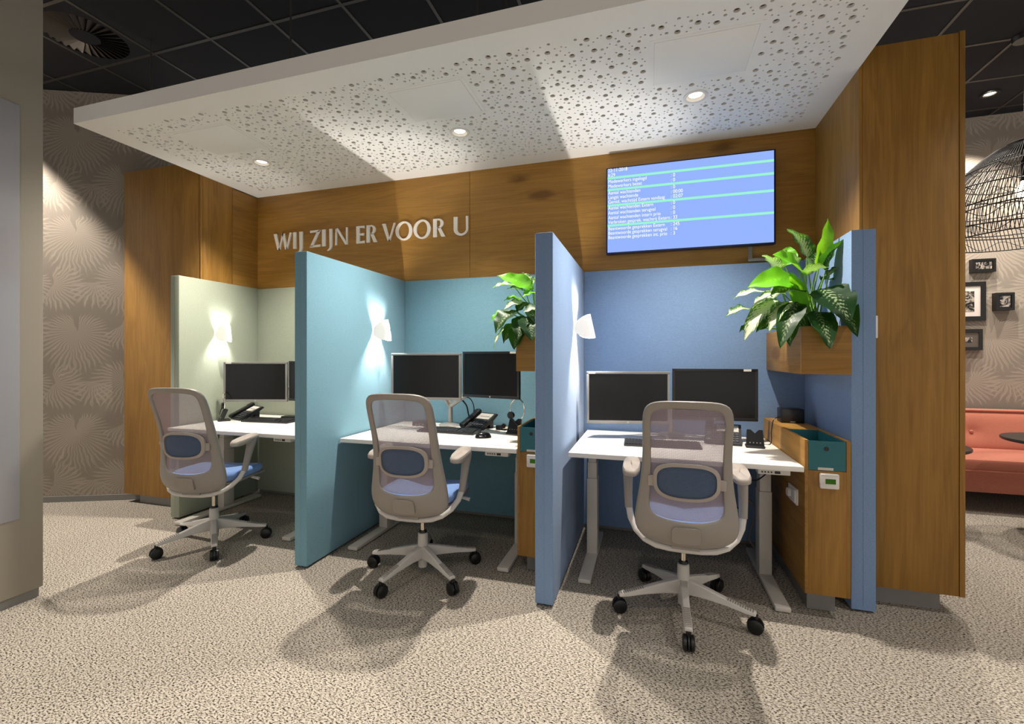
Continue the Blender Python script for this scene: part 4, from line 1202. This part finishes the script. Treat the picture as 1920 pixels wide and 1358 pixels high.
def make_chair():
    o = thing('office_chair', (0, 0, 0), 'x', 'office chair', 'grey mesh task chairs at the desks')
    # star base
    MB().lathe([(0.0, 0.040), (0.026, 0.040), (0.028, 0.08), (0.036, 0.10), (0.036, 0.14), (0.030, 0.17), (0.028, 0.236), (0.024, 0.240), (0.0, 0.240)], 24).build('column_sleeve', M_['chairlight'], o)
    MB().lathe([(0.021, 0.239), (0.024, 0.242), (0.021, 0.252), (0.0, 0.252)], 20).build('collar', M_['black'], o)
    MB().lathe([(0.013, 0.245), (0.013, 0.42)], 18).build('gas_lift', M_['chrome'], o)
    leg = MB()
    secs = [(0.02, 0.024, 0.095, 0.168), (0.10, 0.021, 0.098, 0.150), (0.20, 0.020, 0.092, 0.124), (0.285, 0.021, 0.082, 0.104), (0.325, 0.019, 0.080, 0.098)]
    vs, fs = [], []
    for (r_, hw, z0, z1) in secs:
        vs += [(r_, -hw, z0), (r_, hw, z0), (r_, hw * 0.72, z1), (r_, -hw * 0.72, z1)]
    for i in range(len(secs) - 1):
        for j in range(4):
            a, b_ = i * 4 + j, i * 4 + (j + 1) % 4
            fs.append((a, b_, b_ + 4, a + 4))
    fs += [(3, 2, 1, 0), tuple(range(16, 20))]
    leg.add(vs, fs)
    tread = MB()
    for k in range(11):
        r_ = 0.205 + k * 0.0105
        z = 0.124 - (r_ - 0.20) * 0.235
        tread.box((r_, -0.014, z - 0.002), (r_ + 0.0045, 0.014, z + 0.0025))
    # caster: hood and two wheels
    cas = MB()
    TR = Matrix.Translation((0.322, 0, 0.034)) @ Matrix.Rotation(R(90), 4, 'X')
    for s_ in (-1, 1):
        cas.lathe([(0.0, -0.010), (0.026, -0.010), (0.033, -0.006), (0.033, 0.006), (0.026, 0.010), (0.0, 0.010)], 20, Matrix.Translation((0.322, s_ * 0.015, 0.034)) @ Matrix.Rotation(R(90), 4, 'X'))
    hood = MB()
    hood.tube([(0.322, 0, 0.06), (0.322, 0, 0.084)], 0.011, 10)
    hood.lathe([(0.0, -0.004), (0.036, -0.004), (0.036, 0.004), (0.0, 0.004)], 20, Matrix.Translation((0.322, 0, 0.036)) @ Matrix.Rotation(R(90), 4, 'X'))
    leg0 = None
    for k in range(5):
        rot = R(-90 + 72 * k)
        if leg0 is None:
            l = leg.build('base_leg', M_['chairlight'], o)
            bv = l.modifiers.new('bevel', 'BEVEL'); bv.width = 0.005; bv.segments = 2
            tr = tread.build('tread', M_['chairgrey'], l)
            w = cas.build('caster', M_['black'], l)
            hd = hood.build('caster_fork', M_['black'], l)
            leg0 = l
        else:
            l = leg0.copy(); link(l, o)
            for ch in leg0.children:
                c = ch.copy(); link(c, l)
        l.rotation_euler = (0, 0, rot)
        l['is_leg'] = True
    # mechanism and seat
    MB().box((-0.09, -0.13, 0.395), (0.09, 0.13, 0.435), bev=0.012).build('tilt_mechanism', M_['chairgrey'], o)
    MB().prism([(-0.20, 0.385), (-0.05, 0.40), (0.0, 0.425), (-0.20, 0.415)], 'x', -0.06, 0.06).build('back_spine', M_['chairgrey'], o)
    MB().box((-0.205, -0.13, 0.430), (0.215, 0.235, 0.452), bev=0.010).build('seat_shell', M_['chairgrey'], o)
    n = 40
    vs = []
    prof = [(0.94, 0.447), (1.0, 0.462), (1.0, 0.485), (0.96, 0.502), (0.80, 0.508), (0.45, 0.500), (0.0, 0.497)]
    for k, z in prof:
        for (x, y) in superellipse(0.232, 0.215, n, 4.0):
            dip = 0.012 * (1 - (y / 0.225)) * 0 - (0.018 * max(0, y / 0.225) ** 3 if z > 0.47 else 0)
            vs.append((x * k, 0.045 + y * k, z + dip + 0.008 * (x / 0.232) ** 2 * k))
    fs = [(i * n + j, i * n + (j + 1) % n, (i + 1) * n + (j + 1) % n, (i + 1) * n + j) for i in range(len(prof) - 1) for j in range(n)] + [tuple(reversed(range(n)))]
    MB().add(vs, fs).build('seat', M_['seat'], o, angle=70)
    MB().tube([(0.20, 0.10, 0.43), (0.255, 0.105, 0.418)], [0.008, 0.012], 8).build('seat_lever', M_['chairlight'], o)
    # back frame and net
    fr = ring_mesh().build('back_frame', M_['chairgrey'], o, angle=60)
    ss = fr.modifiers.new('smooth', 'SUBSURF'); ss.levels = 1; ss.render_levels = 1
    mb, uvs = net_mesh()
    net = mb.build('back_net', M_['net'], o, recalc=False, angle=80)
    uvl = net.data.uv_layers.new(name='UVMap')
    for poly in net.data.polygons:
        for li in poly.loop_indices:
            uvl.data[li].uv = uvs[net.data.loops[li].vertex_index]
    # cap plate low on the back shell
    pl = MB()
    ol = superellipse(0.062, 0.041, 28, 5)
    pl.add([back_pt(x, 0.466 + z, -0.0215) for x, z in ol] + [back_pt(x, 0.466 + z, -0.008) for x, z in ol], [tuple(range(28))] + [(i, (i + 1) % 28, 28 + (i + 1) % 28, 28 + i) for i in range(28)])
    pl.build('shell_cover', M_['chairgrey'], o)
    # lumbar pad with its ring
    zc, n = 0.715, 48
    def lum(x, z, dy): return back_pt(x, zc + z, dy)
    ring = MB()
    so, si = superellipse(0.142, 0.086, n, 3.0), superellipse(0.126, 0.072, n, 3.0)
    vs = []
    for lp, dy in ((so, -0.012), (so, -0.026), (si, -0.030), (si, -0.012)):
        vs += [lum(x, z, dy) for x, z in lp]
    ring.add(vs, [(a * n + i, a * n + (i + 1) % n, ((a + 1) % 4) * n + (i + 1) % n, ((a + 1) % 4) * n + i) for a in range(4) for i in range(n)])
    rg = ring.build('lumbar_ring', M_['chairpad'], o, angle=50)
    pad = MB()
    vs = [lum(0, 0, -0.026)]
    fs = []
    for q in range(1, 6):
        k = q / 5
        vs += [lum(x * k, z * k, -0.026 + 0.006 * k ** 4) for x, z in superellipse(0.128, 0.074, n, 3.0)]
    for i in range(n): fs.append((0, 1 + i, 1 + (i + 1) % n))
    for q in range(4):
        for i in range(n):
            a, b_ = 1 + q * n + i, 1 + q * n + (i + 1) % n
            fs.append((a, b_, b_ + n, a + n))
    pad.add(vs, fs).build('lumbar_pad', M_['lumbar'], o, angle=60)
    for s_ in (-1, 1):
        p = back_pt(s_ * 0.15, 0.705, -0.016)
        MB().box((p.x - 0.016, p.y - 0.008, 0.682), (p.x + 0.016, p.y + 0.008, 0.728), bev=0.004).build('slide_tab', M_['chairpad'], o)
    # U-shaped arm bar, posts and pads
    half = [(0, -0.178, 0.378), (0.07, -0.180, 0.380), (0.13, -0.178, 0.387), (0.18, -0.160, 0.402), (0.222, -0.125, 0.430), (0.250, -0.085, 0.472), (0.262, -0.055, 0.52)]
    MB().tube([(-x, y, z) for x, y, z in reversed(half[1:])] + half, 0.017, 12, flat=0.8).build('arm_bar', M_['chairlight'], o)
    for s_ in (-1, 1):
        a = MB().tube([(s_ * 0.262, -0.058, 0.51), (s_ * 0.266, -0.035, 0.58), (s_ * 0.268, -0.012, 0.65), (s_ * 0.266, 0.012, 0.695), (s_ * 0.262, 0.02, 0.708)], [0.019, 0.021, 0.024, 0.030, 0.034], 14).build('arm_post', M_['chairgrey'], o)
        pm = MB()
        vs = []
        n2 = 28
        lv = [(0.86, 0.698), (1.0, 0.706), (1.0, 0.722), (0.90, 0.732), (0.0, 0.735)]
        for k, z in lv:
            vs += [(s_ * 0.262 - s_ * 0.012 + x * k, -0.035 + y * k, z + 0.012 * (y / 0.12)) for x, y in superellipse(0.043, 0.118, n2, 2.8)]
        pm.add(vs, [(i * n2 + j, i * n2 + (j + 1) % n2, (i + 1) * n2 + (j + 1) % n2, (i + 1) * n2 + j) for i in range(len(lv) - 1) for j in range(n2)] + [tuple(reversed(range(n2)))])
        pm.build('armrest_pad', M_['chairpad'], o, angle=50)
    return o

def spin_base(o, deg):
    k = 0
    for ch in o.children:
        if ch.get('is_leg'):
            ch.rotation_euler = (0, 0, R(deg + 72 * k)); k += 1
            del ch['is_leg']
ch0 = make_chair()
chairs = [ch0, copy_tree(ch0), copy_tree(ch0)]
for c, (x, y, a, b_, lb) in zip(chairs, ((0.162, 2.44, -1, -90, 'grey mesh office chair pulled up to the right blue booth desk'),
                                        (-1.28, 2.425, 4, -105, 'grey mesh office chair at the middle teal booth desk'),
                                        (-2.855, 2.405, 11, -112, 'grey mesh office chair at the left green booth desk'))):
    c.location = (x, y, 0)
    c.rotation_euler = (0, 0, R(a))
    c['label'] = lb
    spin_base(c, b_ - a)

# ------------------------------------------------------------------ seating corner on the right
so = thing('sofa', (3.2, 5.1, 0), 'salmon pink button-tufted sofa behind the oak block', 'sofa')
wbox('base', (1.95, 4.72, 0.15), (4.5, 5.46, 0.33), M_['pink'], so, 0.01)
sc_ = wbox('seat_cushion', (1.95, 4.66, 0.335), (4.5, 5.30, 0.435), M_['pink'], so, 0.025)
wbox('piping', (1.95, 4.652, 0.332), (4.5, 4.668, 0.344), M_['pink'], sc_, 0.004)
bk = MB()
nx, nz_ = 60, 14
btn = [2.30 + 0.55 * k for k in range(5)]
vs = []
for i in range(nx + 1):
    for j in range(nz_ + 1):
        x = 1.95 + 2.55 * i / nx
        z = 0.40 + 0.37 * j / nz_
        dmin = min(math.hypot((x - b_) , (z - 0.575)) for b_ in btn)
        d = 0.035 * math.exp(-(dmin / 0.05) ** 1.2)
        edge = 0.03 * (abs(j / nz_ * 2 - 1) ** 6)
        vs.append((x, 5.20 + 0.10 * j / nz_ + d + edge, z))
fs = []
for i in range(nx):
    for j in range(nz_):
        q = i * (nz_ + 1) + j
        fs.append((q, q + nz_ + 1, q + nz_ + 2, q + 1))
bk.add(vs, fs)
bko = bk.build('back_cushion', M_['pink'], so, world=True, recalc=False, angle=80)
wbox('back_frame', (1.95, 5.335, 0.33), (4.5, 5.47, 0.775), M_['pink'], so, 0.02)
MB().tube([(1.95, 5.315, 0.77), (4.5, 5.315, 0.77)], 0.012, 10).build('back_piping', M_['pink'], so, world=True)
for b_ in btn:
    MB().lathe([(0.0, 0.012), (0.012, 0.010), (0.018, 0.0), (0.0, -0.004)], 16, Matrix.Translation((b_, 5.27, 0.575)) @ Matrix.Rotation(R(90), 4, 'X')).build('button', M_['pink'], bko, world=True)
for x in (2.1, 4.35):
    for y in (4.80, 5.38):
        MB().tube([(x, y, 0), (x, y, 0.15)], [0.014, 0.02], 10).build('leg', M_['black'], so, world=True)

def round_table(x, y, z, r, label):
    o = thing('cafe_table', (x, y, 0), label, 'table', 'dark cafe tables by the sofa')
    MB().lathe([(0.0, z - 0.022), (r - 0.006, z - 0.022), (r, z - 0.016), (r, z - 0.004), (r - 0.004, z), (0.0, z)], 48).build('table_top', M_['darktable'], o)
    MB().tube([(0, 0, 0.02), (0, 0, z - 0.022)], 0.025, 14).build('column', M_['black'], o)
    MB().lathe([(0.0, 0.0), (0.19, 0.0), (0.19, 0.008), (0.03, 0.022), (0.0, 0.022)], 32).build('base_plate', M_['black'], o)
p = at(1888, 826, 4.15)
round_table(p.x + 0.36, 4.15, 0.69, 0.35, 'dark round cafe table at the right edge before the sofa')
p = at(1810, 840, 4.30)
round_table(p.x - 0.35, 4.30, 0.60, 0.35, 'dark round side table peeking out behind the oak block')

def picture(u0, v0, u1, v1, depth, mount, seed, label, bw=0.022, card='paperwhite'):
    y = 5.55 - depth
    a, b_ = at(u0, v1, y), at(u1, v0, y)
    x0, x1, z0, z1 = a.x, b_.x, a.z, b_.z
    o = thing('picture_frame', ((x0 + x1) / 2, 5.55, z0), label, 'picture', 'framed photographs on the papered wall')
    f = MB()
    f.box((x0, y, z0), (x1, 5.549, z0 + bw)); f.box((x0, y, z1 - bw), (x1, 5.549, z1))
    f.box((x0, y, z0 + bw), (x0 + bw, 5.549, z1 - bw)); f.box((x1 - bw, y, z0 + bw), (x1, 5.549, z1 - bw))
    f.build('frame', M_['framewood'], o, world=True)
    wbox('mount', (x0 + bw, y + 0.006, z0 + bw), (x1 - bw, y + 0.012, z1 - bw), M_[card] if mount > 0.01 else M_['framewood'], o)
    m = bw + mount
    wbox('photograph', (x0 + m, y + 0.004, z0 + m), (x1 - m, y + 0.0062, z1 - m), photomat('photograph_%d' % seed, seed * 1.9), o)
picture(1823, 484, 1868, 511, 0.05, 0.008, 1, 'small wide black frame, topmost of the photographs')
picture(1772, 528, 1849, 602, 0.03, 0.048, 2, 'large framed photograph with a white mount, cut off by the oak block', 0.04)
picture(1868, 548, 1903, 582, 0.06, 0.010, 3, 'small upright black frame, rightmost of the photographs')
picture(1776, 617, 1843, 657, 0.04, 0.05, 4, 'lowest dark framed photograph, partly behind the oak block', 0.03, 'felt2')

# wicker pendant
pc = at(1921, 345, 4.25)
pd = thing('wicker_pendant', (pc.x, 4.25, 2.13), 'black woven wicker pendant lamp at the right edge', 'pendant lamp')
RP, HP = 0.47, 0.72
def shade_r(k):      # k 0 bottom .. 1 top
    return RP * (math.cos(max(0, (k - 0.22) / 0.78) * math.pi / 2) ** 0.62 * 0.98 + 0.02) * (1.0 if k > 0.22 else 0.97 + 0.03 * k / 0.22)
ribs = MB()
for i in range(130):
    a = 2 * math.pi * i / 130
    ribs.tube([(shade_r(k / 12) * math.cos(a + 0.25 * k / 12), shade_r(k / 12) * math.sin(a + 0.25 * k / 12), HP * k / 12) for k in range(13)], 0.0028, 3, caps=False)
tag(ribs.build('woven_strands', M_['rattan'], pd, smooth=False, recalc=False), 'fine upright black strands', None, kind='stuff')
for q, k in enumerate((0.0, 0.10, 0.22, 0.36, 0.50, 0.66, 0.82, 0.97)):
    n = 64
    tilt = 0 if q in (0, 7) else 0.035 * (-1) ** q
    MB().tube([(shade_r(k) * math.cos(2 * math.pi * j / n), shade_r(k) * math.sin(2 * math.pi * j / n), HP * k + tilt * math.cos(2 * math.pi * j / n + q)) for j in range(n + 1)], 0.005, 5, caps=False).build('hoop', M_['rattan'], pd)
for q in range(5):
    n = 120
    k0 = 0.06 + 0.15 * q
    MB().tube([(shade_r(k0) * 1.004 * math.cos(2 * math.pi * j / n), shade_r(k0) * 1.004 * math.sin(2 * math.pi * j / n), HP * k0 + 0.03 * math.sin(11 * 2 * math.pi * j / n + q)) for j in range(n + 1)], 0.0025, 4, caps=False).build('wavy_strand', M_['rattan'], pd)
MB().tube([(0, 0, HP - 0.01), (0, 0, ZCEIL - 2.13)], 0.004, 6).build('cord', M_['black'], pd)
MB().lathe([(0.0, ZCEIL - 2.13 - 0.03), (0.06, ZCEIL - 2.13 - 0.03), (0.07, ZCEIL - 2.13), (0.0, ZCEIL - 2.13)], 24).build('ceiling_rose', M_['black'], pd)
MB().tube([(0, 0, 0.42), (0, 0, HP)], 0.02, 10).build('lamp_holder', M_['black'], pd)
MB().lathe([(0.0, 0.30), (0.03, 0.31), (0.048, 0.35), (0.03, 0.395), (0.018, 0.42), (0.0, 0.42)], 20).build('bulb', emit('lit_bulb', 'fff0d0', 14.0), pd)
lamp('light', 'POINT', (pc.x, 4.25, 2.13 + 0.24), 16, WARM, pd, 0.05)

# pale switch plate on the oak block
a = at(1646, 592, 2.76)
t = thing('switch_plate', (a.x - 0.04, 2.77, 1.38), 'pale beige switch plate on the oak block behind the blue partition', 'light switch')
wbox('cover_plate', (a.x - 0.08, 2.757, at(1646, 634, 2.757).z), (a.x, 2.7699, a.z), M_['white'], t, 0.003)
wbox('rocker', (a.x - 0.070, 2.753, at(1646, 628, 2.757).z), (a.x - 0.010, 2.758, at(1646, 598, 2.757).z), M_['white'], t, 0.002)
